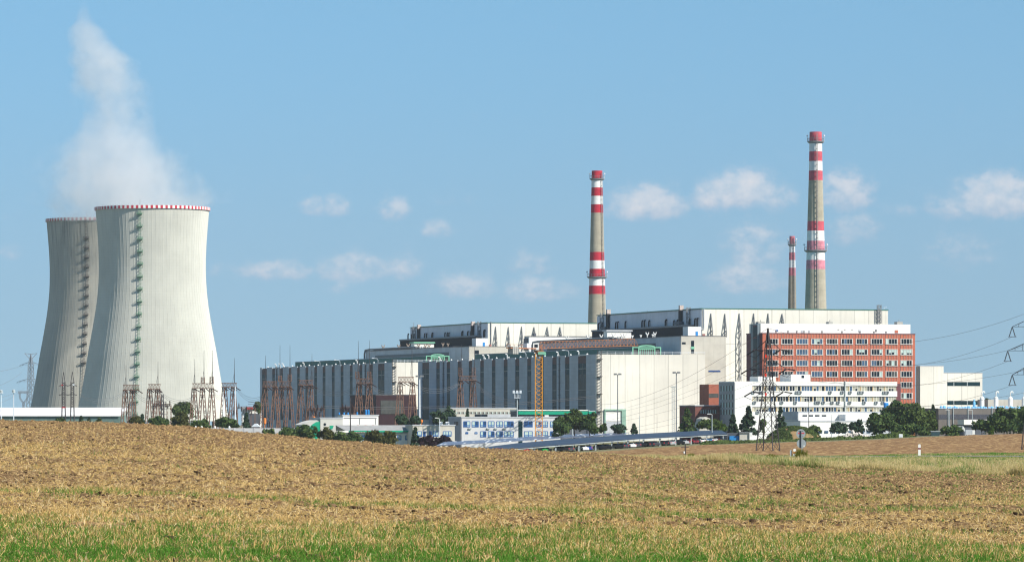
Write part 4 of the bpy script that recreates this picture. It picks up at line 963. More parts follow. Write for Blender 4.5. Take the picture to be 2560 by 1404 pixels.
# grey hall with blue insulated ducts and white silencers on its roof
gt = t_at(2346, 1820)[1]; a, b = Sx(2346, gt), Sx(2640, gt); gz = Zp(1021, a, gt)
gh = thing('pump_house', 'low grey-brown panelled hall with dark window strip behind the right-hand trees', 'plant building', (a, gt, GZ), True)
mb = MB(); mb.box(a, b, gt, gt + 18, GZ, gz); mb.build('wall', mat('taupe_panel', (.17, .15, .135), .8, .1, .4, .1, (6, 30, .1), .3), gh)
mb = MB(); mb.box(a, b, gt - .1, gt + .1, Zp(1047, a, gt), Zp(1035, a, gt)); mb.build('window_band', mat('slate_glass', (.075, .075, .09), .3, .3, 2), gh)
mb = MB(); mb.box(a - .2, b, gt - .2, gt + 18, gz, gz + .2); mb.build('roof', GREYL, gh)
for i, px in enumerate((2455, 2490, 2526, 2560)):
    s_ = Sx(px, gt + 6); zb_ = gz + .2; h = Zp(995, s_, gt + 6) ; mb = MB(); mb.lathe((s_, gt + 6), [(.85, zb_), (.85, h), (.55, h + .5), (.3, h + .6)], 16)
    mb.tube([(s_, gt + 6, h + .4), (s_, gt + 6, h + 2.0), (s_ + .35, gt + 6, h + 2.5), (s_ + .9, gt + 6, h + 2.45), (s_ + 1.05, gt + 6, h + 2.0)], .27, 8)
    mb.build('silencer', BRIGHT, gh)
pr = random.Random(5)
for i in range(34):
    px = 2352 + i*6 + pr.uniform(-2, 2); s_ = Sx(px, gt + 1.5); mb = MB(); r = pr.uniform(.25, .5); h = pr.uniform(.4, .9)
    if i == 14: h = 3.2; r = .45
    mb.lathe((s_, gt + 1.5), [(r, gz + .2), (r*1.1, gz + .2 + h*.6), (r*.7, gz + .2 + h), (.08, gz + .3 + h)], 10); mb.tube([(s_ - .5, gt + 1.5, gz + .5), (s_ + .5, gt + 1.6, gz + .45)], .2, 6)
    mb.build('insulated_valve', LBLUE, gh)
for px in (2370, 2383, 2420, 2480): mb = MB(); s_ = Sx(px, gt - .3); mb.tube([(s_, gt - .3, GZ), (s_, gt - .3, gz + .4)], .14, 6); mb.build('downpipe', GALV, gh)
mb = MB(); p = Sx(2470, gt + 30); mb.box(p, p + 14, gt + 30, gt + 40, GZ, Zp(998, p, gt + 30)); mb.build('rear_block', DULLW, gh)
s_ = Sx(2410, gt - 8); mb = MB(); mb.box(s_, Sx(2470, gt - 8), gt - 8, gt - 2, Zp(1061, s_, gt - 8), Zp(1048, s_, gt - 8)); w_ = mb.build('porch_roof', WHITE2, gh); mb = MB(); mb.box(s_ + .3, Sx(2468, gt - 8), gt - 7, gt - 2, GZ, Zp(1061, s_, gt - 8)); mb.build('porch', GREYD, gh)
# brick stair piece and maroon entrance hall left of the white office
q = thing('entrance_hall', 'maroon-banded entrance hall with a striped window row beside the white office', 'service building', (Sx(1738, wt + 14), wt + 14, GZ), True)
a, b = Sx(1738, wt + 14), Sx(1799, wt + 14); z = Zp(1014, a, wt + 14)
mb = MB(); mb.box(a, b, wt + 14, wt + 30, GZ, z); mb.build('wall', mat('maroon_brick', (.20, .075, .06), .8, .1, .6), q)
mb = MB()
for k in range(14): mb.box(a + 2 + k*.45, a + 2.25 + k*.45, wt + 13.9, wt + 14.05, z - 2.6, z - 1.4, k % 2)
mb.build('window', [BLINDW, GLASSY], q)
mb = MB(); mb.box(a - .3, b, wt + 13.6, wt + 30, z, z + .3); mb.build('roof', GREYL, q)
mb = MB(); p0 = Sx(1772, wt + 30.5); p1 = Sx(1798, wt + 30.5); mb.box(p0, p1, wt + 30.5, wt + 40, GZ, Zp(960, p0, wt + 31)); st2 = mb.build('brick_stair_block', mat('dull_brick', (.40, .13, .08), .8, .12, .4, .2), q)
for r_ in (988,): mb = MB(); mb.box(p0, p1 - .3, wt + 30.4, wt + 30.55, Zp(r_ + 5, p0, wt + 31), Zp(r_ - 5, p0, wt + 31)); mb.build('window', GLASSY, st2)
mb = MB(); cone = Sx(1758, wt + 6); mb.prism([(cone - 3, GZ), (cone + 4.2, GZ), (cone + 2.8, Zp(1046, cone, wt)), (cone + 1.0, Zp(1041, cone, wt)), (cone - .3, Zp(1046, cone, wt))], wt + 6, wt + 12); mb.build('pale_canopy', DULLW, q)
# ---------------------------------------------------------------- switchyard gantries
GG = 'rust brown switchyard gantries'
def gantry(label, Y, legs, beam, masts, uppers=(), foot=1075, spread=11, m=None):
    """legs: px of the A-frame tops; beam: (px0, px1, row top, row bottom); masts: (px, row)"""
    m = m or RUST; cx = sum(legs)/len(legs); root = thing('switchyard_gantry', label, 'gantry', (X(cx, Y), Y, GZ), False, GG)
    zb0, zb1 = Z(beam[3], Y), Z(beam[2], Y); k = Y/F
    for px in legs:
        for sgn in (-1, 1):
            mb = MB(); mb.truss((X(px + sgn*spread, Y), Y + sgn*.8, GZ), (X(px + sgn*2.2, Y), Y, zb0), .95, .2, 11, 0, .8, .13)
            mb.build('leg', m, root)
        mb = MB(); mb.box(X(px - 4.5, Y), X(px + 4.5, Y), Y - .6, Y + .6, zb0 - .35, zb0 + .1); mb.build('leg_cap', m, root)
    mb = MB(); mb.truss((X(beam[0], Y), Y, (zb0+zb1)/2), (X(beam[1], Y), Y, (zb0+zb1)/2), zb1 - zb0, .2, max(7, int((beam[1]-beam[0])/3.4)), 0, 1, .12)
    mb.build('crossbeam', m, root)
    for px, row in uppers:
        mb = MB(); mb.truss((X(px, Y), Y, zb1), (X(px, Y), Y, Z(row, Y)), 1.25, .16, 5, 0, .9, .11); mb.build('mast_base', m, root)
    for px, row in masts:
        z0 = zb1; z1 = Z(row, Y); p = Vector((X(px, Y), Y, z0))
        mb = MB(); mb.tube([p, p + Vector((0, 0, (z1-z0)*.45)), p + Vector((0, 0, z1 - z0))], [.17, .11, .05], 6)
        mb.beam(p + Vector((-.7, 0, 0)), p + Vector((0, 0, (z1-z0)*.42)), .09); mb.build('lightning_rod', DARKST, root)
    for px in np.linspace(beam[0] + 4, beam[1] - 3, 4):       # strain insulators hanging from the beam
        mb = MB(); p = Vector((X(px, Y), Y - .6, zb0 - .1)); q = p + Vector((rnd.uniform(1.2, 2.2), -2.2, -1.1)); mb.tube([p, q], .16, 6)
        for j in range(6): c_ = p + (q - p)*(j + .5)/6; mb.lathe((c_.x, c_.y), [(.3, c_.z - .05), (.3, c_.z + .05)], 8)
        mb.build('insulator', mat('brown_porcelain', (.06, .03, .025), .3, .2, 1), root)
    return root
gantry('two-legged gantry before the green tower ladder, short mast on its outer frame', 1760, [313, 331], (308, 348, 962, 974), [(315, 912)])
gantry('two-legged gantry before the clean cooling tower with one tall mast over its inner frame', 1760, [374, 394], (371, 401, 960, 972), [(395, 903)], spread=12)
gantry('three-legged gantry crowned by three tall masts at the clean cooling tower', 1760, [485, 506, 529], (481, 534, 958, 970), [(487, 897), (510, 875), (531, 875)], [(507, 942), (529, 941)], spread=12)
gantry('two-legged gantry with a white pole against it beside the clean tower', 1780, [561, 583], (554, 592, 957, 967), [(586, 894)], spread=12)
gantry('two-legged gantry in front of the far hall corner, mast over its outer frame', 1720, [662, 688], (657, 692, 953, 966), [(664, 888)], spread=13)
gantry('two-masted gantry standing just behind the one at the far hall corner', 1800, [703, 724], (697, 727, 953, 966), [(700, 862), (725, 862)], [(700, 938), (724, 935)], spread=12)
gantry('gantry with a single mast, next along from the two-masted one at the far hall corner', 1760, [752, 776], (747, 783, 950, 962), [(780, 883)], spread=12)
gantry('gantry with lattice heads and two tall masts before the maroon sheet building', 1740, [897, 923], (890, 931, 946, 958), [(896, 852), (924, 850)], [(893, 928), (923, 928)], spread=13)
gantry('gantry before the far white gable, one tall mast over its right frame', 1740, [1000, 1031], (995, 1035, 942, 955), [(1030, 822)], spread=13)
gantry('gantry before the nearer hall side, lattice heads carrying two masts', 1760, [1151, 1183], (1147, 1191, 939, 950), [(1154, 860), (1186, 865)], [(1151, 918), (1184, 918)], spread=12)
# low busbar frames and breakers among the gantries
for (px, Y, w_, row, lab) in [(405, 1740, 44, 1012, 'dense low switchgear frame beside the mast gantry at the clean tower'), (610, 1790, 56, 1018, 'long low dark busbar frame right of the clean cooling tower'), (790, 1740, 40, 1022, 'low busbar frame behind the green-walled pavilion'), (868, 1750, 34, 1018, 'small busbar frame behind the blue roof tanks'), (1150, 1800, 0, 0, '')]:
    if not w_: continue
    r = thing('busbar_gantry', lab, 'switchgear', (X(px, Y), Y, GZ), False, 'low switchgear frames'); z1 = Z(row, Y)
    mb = MB(); h = w_/2/F*Y
    for e in np.linspace(-h, h, 6): mb.truss((X(px, Y) + e, Y, GZ), (X(px, Y) + e, Y, z1), .45, .1, 8)
    mb.build('post', RUST, r); mb = MB(); mb.truss((X(px, Y) - h, Y, z1), (X(px, Y) + h, Y, z1), .7, .12, 16); mb.build('crossbeam', RUST, r)
    for e in np.linspace(-h*.9, h*.9, 9):
        mb = MB(); p = Vector((X(px, Y) + e, Y - .5, z1 - rnd.uniform(0, 3))); mb.tube([p, p + Vector((0, 0, 1.9))], .16, 6)
        for j in range(5): mb.lathe((p.x, p.y), [(.3, p.z + .3*j), (.3, p.z + .3*j + .1)], 8)
        mb.build('insulator', mat('brown_porcelain', (.06, .03, .025)), r)
mb = MB(); p = Vector((X(406, 1735), 1735, GZ)); mb.truss(p, p + Vector((0, 0, Z(985, 1735) - GZ)), 1.2, .18, 12, 0, .5)
for e in (4.5, 7, 9): mb.beam(p + Vector((-1.4, 0, Z(1000, 1735) - GZ - e + 4)), p + Vector((1.4, 0, Z(1000, 1735) - GZ - e + 4)), .15)
tag(mb.build('switchgear_tower', DARKST, None, tuple(p)), 'slim dark lattice tower among the switchgear before the clean cooling tower', 'lattice tower')
# two slim lattice masts at the grimy tower
for px, top, sh, nm in [(159, 929, 'slim dark lattice mast before the grimy tower, red band at its foot', 0), (181, 928, 'slim dark lattice mast before the grimy tower, white insulator near its top', 1)]:
    Y = 1500; lab = sh; r = thing('lattice_mast', lab, 'lattice mast', (X(px, Y), Y, GZ), False, 'pair of slim lattice masts'); x0 = X(px, Y); z0, z1, z2 = Z(1018, Y), Z(954, Y), Z(top, Y)
    mb = MB(); mb.truss((x0, Y, z0), (x0, Y, z1), .95, .19, 11, 0, .95, .15)
    for sx in (-1, 1):
        for sy in (-1, 1): mb.beam((x0 + sx*.72, Y + sy*.72, GZ), (x0 + sx*.48, Y + sy*.48, z0), .2); mb.beam((x0 + sx*.45, Y + sy*.45, z1), (x0, Y, z2), .1)
    mb.build('frame', DARKST, r); mb = MB()
    if not nm: mb.box(x0 - .6, x0 + .6, Y - .56, Y + .56, z0 - .15, z0 + .15); mb.build('warning_band', REDP, r); mb = MB(); mb.box(x0 - .6, x0 - .1, Y - .6, Y - .45, Z(963, Y), Z(961, Y)); mb.build('warning_plate', REDP, r)
    else: mb.box(x0 + .1, x0 + .65, Y - .65, Y - .45, Z(963, Y), Z(959.5, Y)); mb.build('insulator', PALEST, r)
    mb = MB()
    for row in (962, 985): mb.tube([(x0 - .4, Y, Z(row, Y)), (x0 - 1.4, Y - .5, Z(row + 2, Y))], .13, 6); mb.tube([(x0 + .4, Y, Z(row, Y)), (x0 + 1.4, Y - .5, Z(row + 2, Y))], .13, 6)
    mb.build('strain_insulator', DARKST, r)

# ---------------------------------------------------------------- pylons and wires
def pylon(name, label, px, Y, foot_row, top_row, half_base, arms, m, waist=.5, vstring=False, r=.26, zfoot=None):
    x0 = X(px, Y); zf = zg1(x0, Y) - .2; zt_ = Z(top_row, Y); k = Y/F; q_ = min(1, Y/950)
    root = thing(name, label, 'pylon', (x0, Y, zf), False, 'lattice power pylons'); zw = Z(arms[-1][0], Y); hw = half_base*k; hw2 = arms[-1][2]*k
    def half(z): return hw + (hw2 - hw)*min(1, (z - zf)/(zw - zf)) if z < zw else hw2 + (arms[0][2]*k - hw2)*(z - zw)/(Z(arms[0][0], Y) - zw) if z < Z(arms[0][0], Y) else arms[0][2]*k*max(.12, 1 - (z - Z(arms[0][0], Y))/(zt_ - Z(arms[0][0], Y)))
    cr = lambda z: [Vector((x0 + sx*half(z)*1.15, Y + sy*half(z)*.8, z)) if False else Vector((x0 + half(z)*(sx*.86 + sy*.42), Y + half(z)*(sy*.86 - sx*.42), z)) for sx, sy in ((-1,-1),(1,-1),(1,1),(-1,1))]
    zs = [zf]; z = zf
    while z < zt_ - .3: z = min(zt_, z + max(.9, half(z)*1.9)); zs.append(z)
    leg = MB(); br = MB()
    for i in range(len(zs) - 1):
        a, b = cr(zs[i]), cr(zs[i+1])
        for j in range(4):
            leg.beam(a[j], b[j], r); jn = (j + 1) % 4
            br.beam(a[j], b[jn], r*.42); br.beam(a[jn], b[j], r*.42)
            if i % 2: br.beam(a[j], a[jn], r*.4)
    leg.build('legs_frame', m, root); br.build('bracing', m, root); tips = []
    for row, hl, hb, drop in arms:
        z = Z(row, Y)
        for sgn in (-1, 1):
            mb = MB(); tip = Vector((x0 + sgn*hl*k*.93, Y - sgn*hl*k*.25, z)); b4 = cr(z); up = cr(z + 1.9*q_)
            ps = [p for p in b4 if (p.x - x0)*sgn > 0]; us = [p for p in up if (p.x - x0)*sgn > 0]
            for p in ps + us: mb.beam(p, tip, r*.5)
            n_ = 3
            for i in range(1, n_):
                t = i/n_; mb.beam(ps[0]*(1-t) + tip*t, us[0]*(1-t) + tip*t, r*.4); mb.beam(ps[0]*(1-t) + tip*t, ps[-1]*(1-t) + tip*t, r*.4)
            mb.beam(ps[0], us[0], r*.4); mb.build('crossarm', m, root)
            end = tip + Vector((0, 0, -drop)); mb = MB()
            if vstring:
                for e in (-.55, .55):
                    q = end + Vector((e*1.1*q_, 0, 0)); mb.tube([tip, q], .06*q_, 6)
                    for j in range(9): c_ = tip + (q - tip)*(j + 1)/10; mb.lathe((c_.x, c_.y), [(.12*q_, c_.z - .05*q_), (.12*q_, c_.z + .05*q_)], 8)
                mb.beam(end + Vector((-.8*q_, 0, 0)), end + Vector((.8*q_, 0, 0)), .1*q_); tips.append((end, end))
            else:
                a = tip + Vector((-1.5, .9, -.9))*q_; b = tip + Vector((1.5, -1.2, -.25))*q_
                for q in (a, b):
                    mb.tube([tip + (q - tip)*.12, q], .13*q_, 6)
                    for j in range(7): c_ = tip + (q - tip)*(j + 1.5)/8.5; mb.lathe((c_.x, c_.y), [(.2*q_, c_.z - .05*q_), (.2*q_, c_.z + .05*q_)], 8)
                mb.tube([a, (a + b)/2 + Vector((0, 0, -1.0*q_)), b], .05*q_, 5); tips.append((a, b))
            mb.build('insulator', DARKST, root)
    return root, tips, Vector((x0, Y, zt_))
mp, tips_m, top_m = pylon('lattice_pylon', 'black lattice pylon standing in front of the brick office', 1920, 600, 1134, 820, 24, [(874, 34, 6.5, 0), (922, 50, 9, 0), (979, 42, 11, 0)], DARKST, r=.10)
mb = MB()
for row in (890, 937, 985): p = P(1914, row, 599.5); mb.box(p.x - .1, p.x + .1, p.y - .5, p.y - .44, p.z - .18, p.z + .18)
mb.build('warning_plate', mat('warning_red', (.75, .05, .03), .5, .1, 1), mp)
rp, tips_r, top_r = pylon('lattice_pylon', 'dark lattice pylon cut off by the right edge of the view, with V-shaped insulators', 2588, 510, 1131, 774, 28, [(816, 60, 9, 1.05), (876, 72, 11, 1.1), (936, 60, 13, 1.1)], DARKST, vstring=True, r=.085)
HAZYST = mat('haze_paled_steel', (.22, .25, .29), .7, .1, 1)  # paler steel: distance haze put into the colour
pylon('lattice_pylon', 'faint far pylon with a flared top beside the grimy cooling tower', 77, 3500, 1060, 884, 11, [(911, 26, 5, 5.0), (953, 34, 6, 5.0)], HAZYST, r=.38)
# its flared earth-wire horns
p = P(77, 884, 3500); mb = MB(); 
for sgn in (-1, 1): mb.beam((p.x, p.y, p.z - 4.5), (p.x + sgn*4.4, p.y, p.z + .4), .4); mb.beam((p.x, p.y, p.z - .2), (p.x + sgn*4.4, p.y, p.z + .4), .35)
far_py = [o for o in COL.objects if o.name.startswith('lattice_pylon')][-1]; mb.build('earth_wire_horns', HAZYST, far_py)
# a U-framed pylon still farther off
Y = 5200; r = thing('portal_pylon', 'very faint goblet-shaped pylon low behind the far flared pylon', 'pylon', (X(59, Y), Y, GZ), False, 'lattice power pylons'); mb = MB()
g = lambda px, row: tuple(P(px, row, Y))
for a, b in [((57, 1025), (58, 1006)), ((61, 1025), (60, 1006)), ((58, 1006), (50, 995)), ((60, 1006), (68, 995)), ((50, 995), (49, 982)), ((68, 995), (69, 982)), ((45, 981), (73, 981)), ((46, 979), (72, 979)), ((57, 1060), (57, 1025)), ((61, 1060), (61, 1025))]: mb.truss(g(*a), g(*b), 1.4, .4, 5)
mb.build('frame', HAZYST, r)
WIRE = mat('wire', (.20, .20, .21), .6, .1, 1, metal=.3)
def wire(label, a, b, sag, r=.013, n=24, group='power lines', name='power_line'):
    a, b = Vector(a), Vector(b); mb = MB(); pts = [a*(1-t) + b*t - Vector((0, 0, sag*4*t*(1-t))) for t in np.linspace(0, 1, n)]
    mb.tube([p - a for p in pts], r, 4); o = mb.build(name, WIRE, None, (0, 0, 0)); o.location = a
    return tag(o, label, 'power line', group)
nm_ = ['upper', 'middle', 'lower']
for i in range(3):
    wire(f'{nm_[i]} conductor on the near side from the V-insulator pylon to the black office pylon', tips_r[2*i][0], tips_m[2*i+1][1], 2.6 - .2*i)
    wire(f'{nm_[i]} conductor on the far side from the V-insulator pylon to the black office pylon', tips_r[2*i+1][0], tips_m[2*i][1], 2.4 - .2*i)
wire('thin earth wire joining the peaks of the two nearer pylons', top_r, top_m, 2.7, .014)
for i in range(3):
    for j in range(2):
        e = P(1330 - 60*i - 25*j, 985 + 16*i + 7*j, 1720)
        wire(f'{nm_[i]} conductor from the {"outer" if j else "inner"} arm of the black office pylon down past the white gable', tips_m[2*i+j][0], e, 7.0)
wire('earth wire falling from the peak of the black office pylon past the white gable', top_m, P(1400, 975, 1720), 7, .022)
for i, (p, q, s_) in enumerate([((0, 908), (50, 913), .6), ((0, 945), (51, 930), 1.2), ((0, 956), (44, 975), 1), ((0, 976), (57, 968), 1.5)]):
    wire(f'{["top", "second", "third", "lowest"][i]} faint wire running to the far flared pylon', P(-160, p[1] + 12, 2300), P(q[0] + 4, q[1], 3495), s_*6, .075)
for i, (a, b) in enumerate([((333, 975, 1760), (410, 988, 1750)), ((396, 974, 1760), (486, 990, 1760)), ((533, 972, 1760), (560, 972, 1780)), ((590, 968, 1780), (662, 985, 1720)), ((780, 964, 1760), (896, 962, 1740)), ((925, 960, 1740), (1000, 962, 1740)), ((1032, 957, 1740), (1150, 955, 1760)), ((1185, 952, 1760), (1293, 995, 1750)), ((200, 985, 1600), (313, 976, 1760))]):
    for j in range(3):
        wire(f'{["upper", "middle", "lower"][j]} busbar wire hanging between gantries, span {["from the short-mast gantry", "from the tall-mast gantry", "right of the three-mast gantry", "right of the white-pole gantry", "across the grey far hall", "before the maroon building", "across the white far gable", "right of the lattice-head gantry", "left of the short-mast gantry"][i]}', P(a[0], a[1] + j*2.2, a[2] - .6*j), P(b[0], b[1] + j*2.2, b[2] - .6*j), 2.4 + .4*j, .045, 12, 'switchyard wires', 'busbar_wire')
for j in range(2):
    wire(['upper heavy', 'lower heavy'][j] + ' cable crossing low before the dark hall windows', P(620, 1004 + j*5, 1800), P(1500, 988 + j*4, 1800), 3.0, .07, 40, 'switchyard wires', 'busbar_wire')

# ---------------------------------------------------------------- tower crane
Y = 1496; cx = X(1347, Y); cr = thing('tower_crane', 'orange tower crane with a rusty lattice jib swung away over the turbine hall', 'crane', (cx, Y, GZ))
zt_ = Z(883, Y); mb = MB(); mb.truss((cx, Y, GZ), (cx, Y, zt_), 2.15, .22, 22, 0, 1, .13); mb.build('mast', ORANGE, cr)
mb = MB(); mb.truss((cx, Y, zt_), (cx, Y, Z(862, Y)), 1.9, .3, 3); mb.box(cx - 1.5, cx + 1.5, Y - 1.4, Y + 1.4, Z(880, Y), Z(876, Y)); mb.build('slewing_ring', ORANGED, cr)
# jib points away at a slant so that its tip shows above the near hall
jd = Vector((.545, .838, 0)).normalized(); jp = Vector((cx, Y, Z(876, Y) + .6)); top = Vector((cx, Y, Z(861, Y)))
jq = jp + jd*57 + Vector((0, 0, 1.7)); 
mb = MB(); sd = Vector((-jd.y, jd.x, 0))*.7; up = Vector((0, 0, 2.1)); n = 27
for k in range(n):
    a = jp + (jq - jp)*k/n; b = jp + (jq - jp)*(k + 1)/n; c = (a + b)/2 + up
    mb.beam(a - sd, b - sd, .15); mb.beam(a + sd, b + sd, .15); mb.beam(a + sd, a - sd, .08)
    for e in (sd, -sd): mb.beam(a + e, c, .085); mb.beam(b + e, c, .085)
    if k < n - 1: mb.beam(c, (b + jp + (jq - jp)*(k + 2)/n)/2 + up, .12)
mb.build('jib', ORANGED, cr)
cq = jp - jd*17; mb = MB()
for e in (sd, -sd): mb.beam(jp + e, cq + e, .3)
for k in range(9): a = jp + (cq - jp)*k/8; mb.beam(a + sd, a - sd, .15); mb.beam(a + sd, a + sd + Vector((0, 0, 1.1)), .1)
mb.beam(jp + sd + Vector((0, 0, 1.1)), cq + sd + Vector((0, 0, 1.1)), .1); mb.build('counter_jib', ORANGED, cr)
mb = MB(); a = cq + jd*1.5
for k in range(3): b = a + jd*k*1.1; mb.beam(b + sd*1.3 + Vector((0, 0, -.7)), b - sd*1.3 + Vector((0, 0, -.7)), .9, 0, 2.2)
mb.build('counterweight', GREYC, cr)
mb = MB(); b = jp - jd*6.5; mb.beam(b - jd*1.2 + Vector((0, 0, .8)), b + jd*1.2 + Vector((0, 0, .8)), 1.3, 0, 1.5); mb.build('winch_house', PALEST, cr)
mb = MB(); x0, y0, z0 = cx - .9, Y - 1.9, Z(873, Y); mb.box(x0 - .9, x0 + .9, y0 - .8, y0 + .8, z0 - .2, z0 + 1.9); cab = mb.build('cab', BRIGHT, cr)
mb = MB(); mb.box(x0 - .45, x0 + .6, y0 - .85, y0 - .8, z0 + .6, z0 + 1.5); mb.box(x0 - .95, x0 - .9, y0 - .5, y0 + .6, z0 + .5, z0 + 1.5); mb.build('window', GLASSD, cab)
mb = MB(); mb.box(cx - .2, cx + 2.0, Y - 1.7, Y - 1.5, Z(886, Y), Z(879, Y)); mb.box(cx + 1.6, cx + 2.2, Y - 1.6, Y - 1.0, Z(889, Y), Z(880, Y)); mb.build('access_platform', LGREEN, cr)

# ---------------------------------------------------------------- low buildings in front
def simple(name, label, cat, px0, px1, row, Y, dp, m, row_foot=None, side=None, roofm=None, plantf=True):
    t = t_at(px0, Y)[1]; a, b = Sx(px0, t), Sx(px1, t); z = Z(row, Y); r = thing(name, label, cat, (a, t, GZ), True)
    mb = MB(); mb.box(a, b, t, t + dp, GZ, z); mb.build('wall', m, r)
    mb = MB(); mb.box(a - .2, b + .2, t - .2, t + dp + .1, z, z + .28); mb.build('roof', roofm or GREYL, r)
    return r, a, b, t, z
# two-storey office with blue window frames
bw = mat('pale_render', (.60, .60, .60), .85, .07, .2, .2)
bl, a, b, t, z = simple('blue_window_office', 'two-storey pale office with blue-framed windows at the foot of the orange crane', 'office building', 1154, 1402, 1043, 1540, 14, bw)
def blue_win(root, px, row, w_, h, t, Y, n=2):
    q0, q1 = Sx(px - w_/2, t), Sx(px + w_/2, t); za, zb_ = Z(row - h/2, Y), Z(row + h/2, Y); f = MB(); g = MB(); k = (q1 - q0)/n
    f.box(q0, q1, t - .1, t + .05, za, za + (zb_ - za)*0 - .0 + .14); f.box(q0, q1, t - .1, t + .05, zb_, zb_ + .3)
    for i in range(n + 1): f.box(q0 + k*i - .09, q0 + k*i + .09, t - .1, t + .05, zb_, za)
    f.box(q0, q1, t - .09, t + .04, zb_ + (za - zb_)*.3, zb_ + (za - zb_)*.38)
    wn = f.build('window', BLUEF, root); low = rnd.random() < .45
    for i in range(n): g.box(q0 + k*i + .09, q0 + k*(i+1) - .09, t - .03, t + .03, zb_ + .1, za - .02, 1 if rnd.random() < .62 else 0)
    g.build('glass', [mat('blue_tinted_glass', (.03, .07, .16), .15, .3, 1, spec=.5), BLINDW], wn)
for px, w_, n_ in [(1167,16,2),(1188,16,2),(1208,14,2),(1228,15,2),(1249,15,2),(1272,23,3),(1321,20,2),(1347,13,2),(1363,12,2),(1382,12,2)]: blue_win(bl, px, 1060, w_, 14, t, 1540, n_)
for px, w_, n_ in [(1208,14,2),(1228,15,2),(1249,15,2),(1272,23,3),(1321,20,2),(1347,13,2),(1363,12,2),(1382,12,2)]: blue_win(bl, px, 1085, w_, 14, t, 1540, n_)
for px in (1167, 1190): blue_win(bl, px, 1082, 6, 4, t, 1540, 1)
mb = MB(); mb.box(Sx(1296, t), Sx(1306, t), t - .08, t + .05, GZ, Z(1052, 1540)); mb.build('stair_glazing', GLASSG, bl)
for px in (1174, 1220, 1239, 1261): mb = MB(); q = Sx(px, t); mb.box(q - .5, q + .5, t - .5, t - .05, Z(1072, 1540), Z(1069, 1540)); mb.build('cooling_unit', [GALV], bl)
mb = MB(); mb.box(a - .2, a, t + .2, t + 13.8, GZ, z - .1); mb.build('side_wall', mat('shaded_side_render', (.40, .40, .44), .85, .07, .3), bl)  # darker copy of the render, with the side's shade in its colour
for k in range(3): mb = MB(); mb.box(a - .3, a - .18, t + 3 + k*1.5, t + 3.7 + k*1.5, Z(1062, 1540), Z(1053, 1540)); mb.build('side_window', GLASSD, bl)
# flat building with a row of narrow windows behind it
r, a, b, t, z = simple('long_flat_building', 'cream flat-roofed building with a strip of narrow windows behind the blue-framed office', 'service building', 1120, 1292, 1020, 1680, 10, DULLW)
mb = MB(); n_ = 46; xs = np.linspace(Sx(1140, t), Sx(1290, t), n_)
for k in range(n_ - 1): mb.box(xs[k] + .1, xs[k+1] - .1, t - .06, t + .03, Z(1034, 1680), Z(1029, 1680), 0 if k % 3 else 1)
mb.build('window_strip', [GLASSD, BLINDW], r)
for q0, q1, m in [(1187, 1202, GLASSD), (1203, 1218, GLASSD), (1219, 1276, GREYL)]: mb = MB(); mb.box(Sx(q0, t), Sx(q1, t), t - .1, t + .02, GZ, Z(1034.8, 1680)); mb.build('wall_panel', m, r)
# green-edged canopy at the crane
r, a, b, t, z = simple('green_canopy', 'low hall with a bright green roof edge behind the crane foot', 'canopy', 1297, 1486, 1028, 1640, 9, GREYD)
mb = MB(); mb.box(a - .3, b + .3, t - .5, t + .2, z - 1.0, z + .1); mb.build('fascia', TEAL, r)
mb = MB(); mb.box(a - .3, b - 2, t - .55, t + 9, z + .3, z + .6); mb.build('roof_edge', WHITE2, r)
mb = MB(); mb.box(Sx(1361, t), Sx(1371, t), t - .3, t, Z(1041, 1640), Z(1035, 1640)); mb.build('sign_panel', BRIGHT, r)
# white building with grey corrugated roof and green eaves
r, a, b, t, z = simple('green_eaves_building', 'white low building with grey corrugated roof and green eaves', 'service building', 876, 1032, 1083, 1500, 9, WHITE2)
e0, e1 = Sx(862, t), Sx(1033, t); zr = Z(1062, 1500); ze = Z(1076, 1500)
mb = MB(); mb.add([(e0, t - 1, ze), (e1, t - 1, ze), (e1 - 1.2, t + 5, zr), (e0 - 1.5, t + 5, zr), (e0, t + 10, ze), (e1, t + 10, ze)], [(0,1,2,3), (3,2,5,4), (0,3,4), (1,5,2)]); mb.build('pitched_roof', CORR, r)
mb = MB(); mb.box(e0 + 1, e1, t - 1.25, t - .75, Z(1079.5, 1500), ze + .05); mb.build('eaves_fascia', TEAL, r)
for px, w_ in ((909, 12), (998, 9), (1018, 9), (955, 9)): blue_win(r, px, 1094, w_, 11, t, 1500, 1)
# small flat building with blue windows
r, a, b, t, z = simple('low_office', 'low beige flat-roofed office half covered by dark shrubs beside the blue-framed office', 'office building', 1032, 1137, 1063, 1500, 8, DULLW)
for px, w_, n_ in ((1049,10,1),(1061,5,1),(1076,5,1),(1089,13,2),(1118,20,3)): blue_win(r, px, 1084, w_, 12, t, 1500, n_)
for px in (1100, 1104, 1116, 1121): mb = MB(); q = Sx(px, t + 2); mb.lathe((q, t + 2), [(.3, z + .2), (.3, z + .8), (.45, z + .9), (.2, z + 1.2)], 8); mb.build('roof_vent', WPIPE, r)
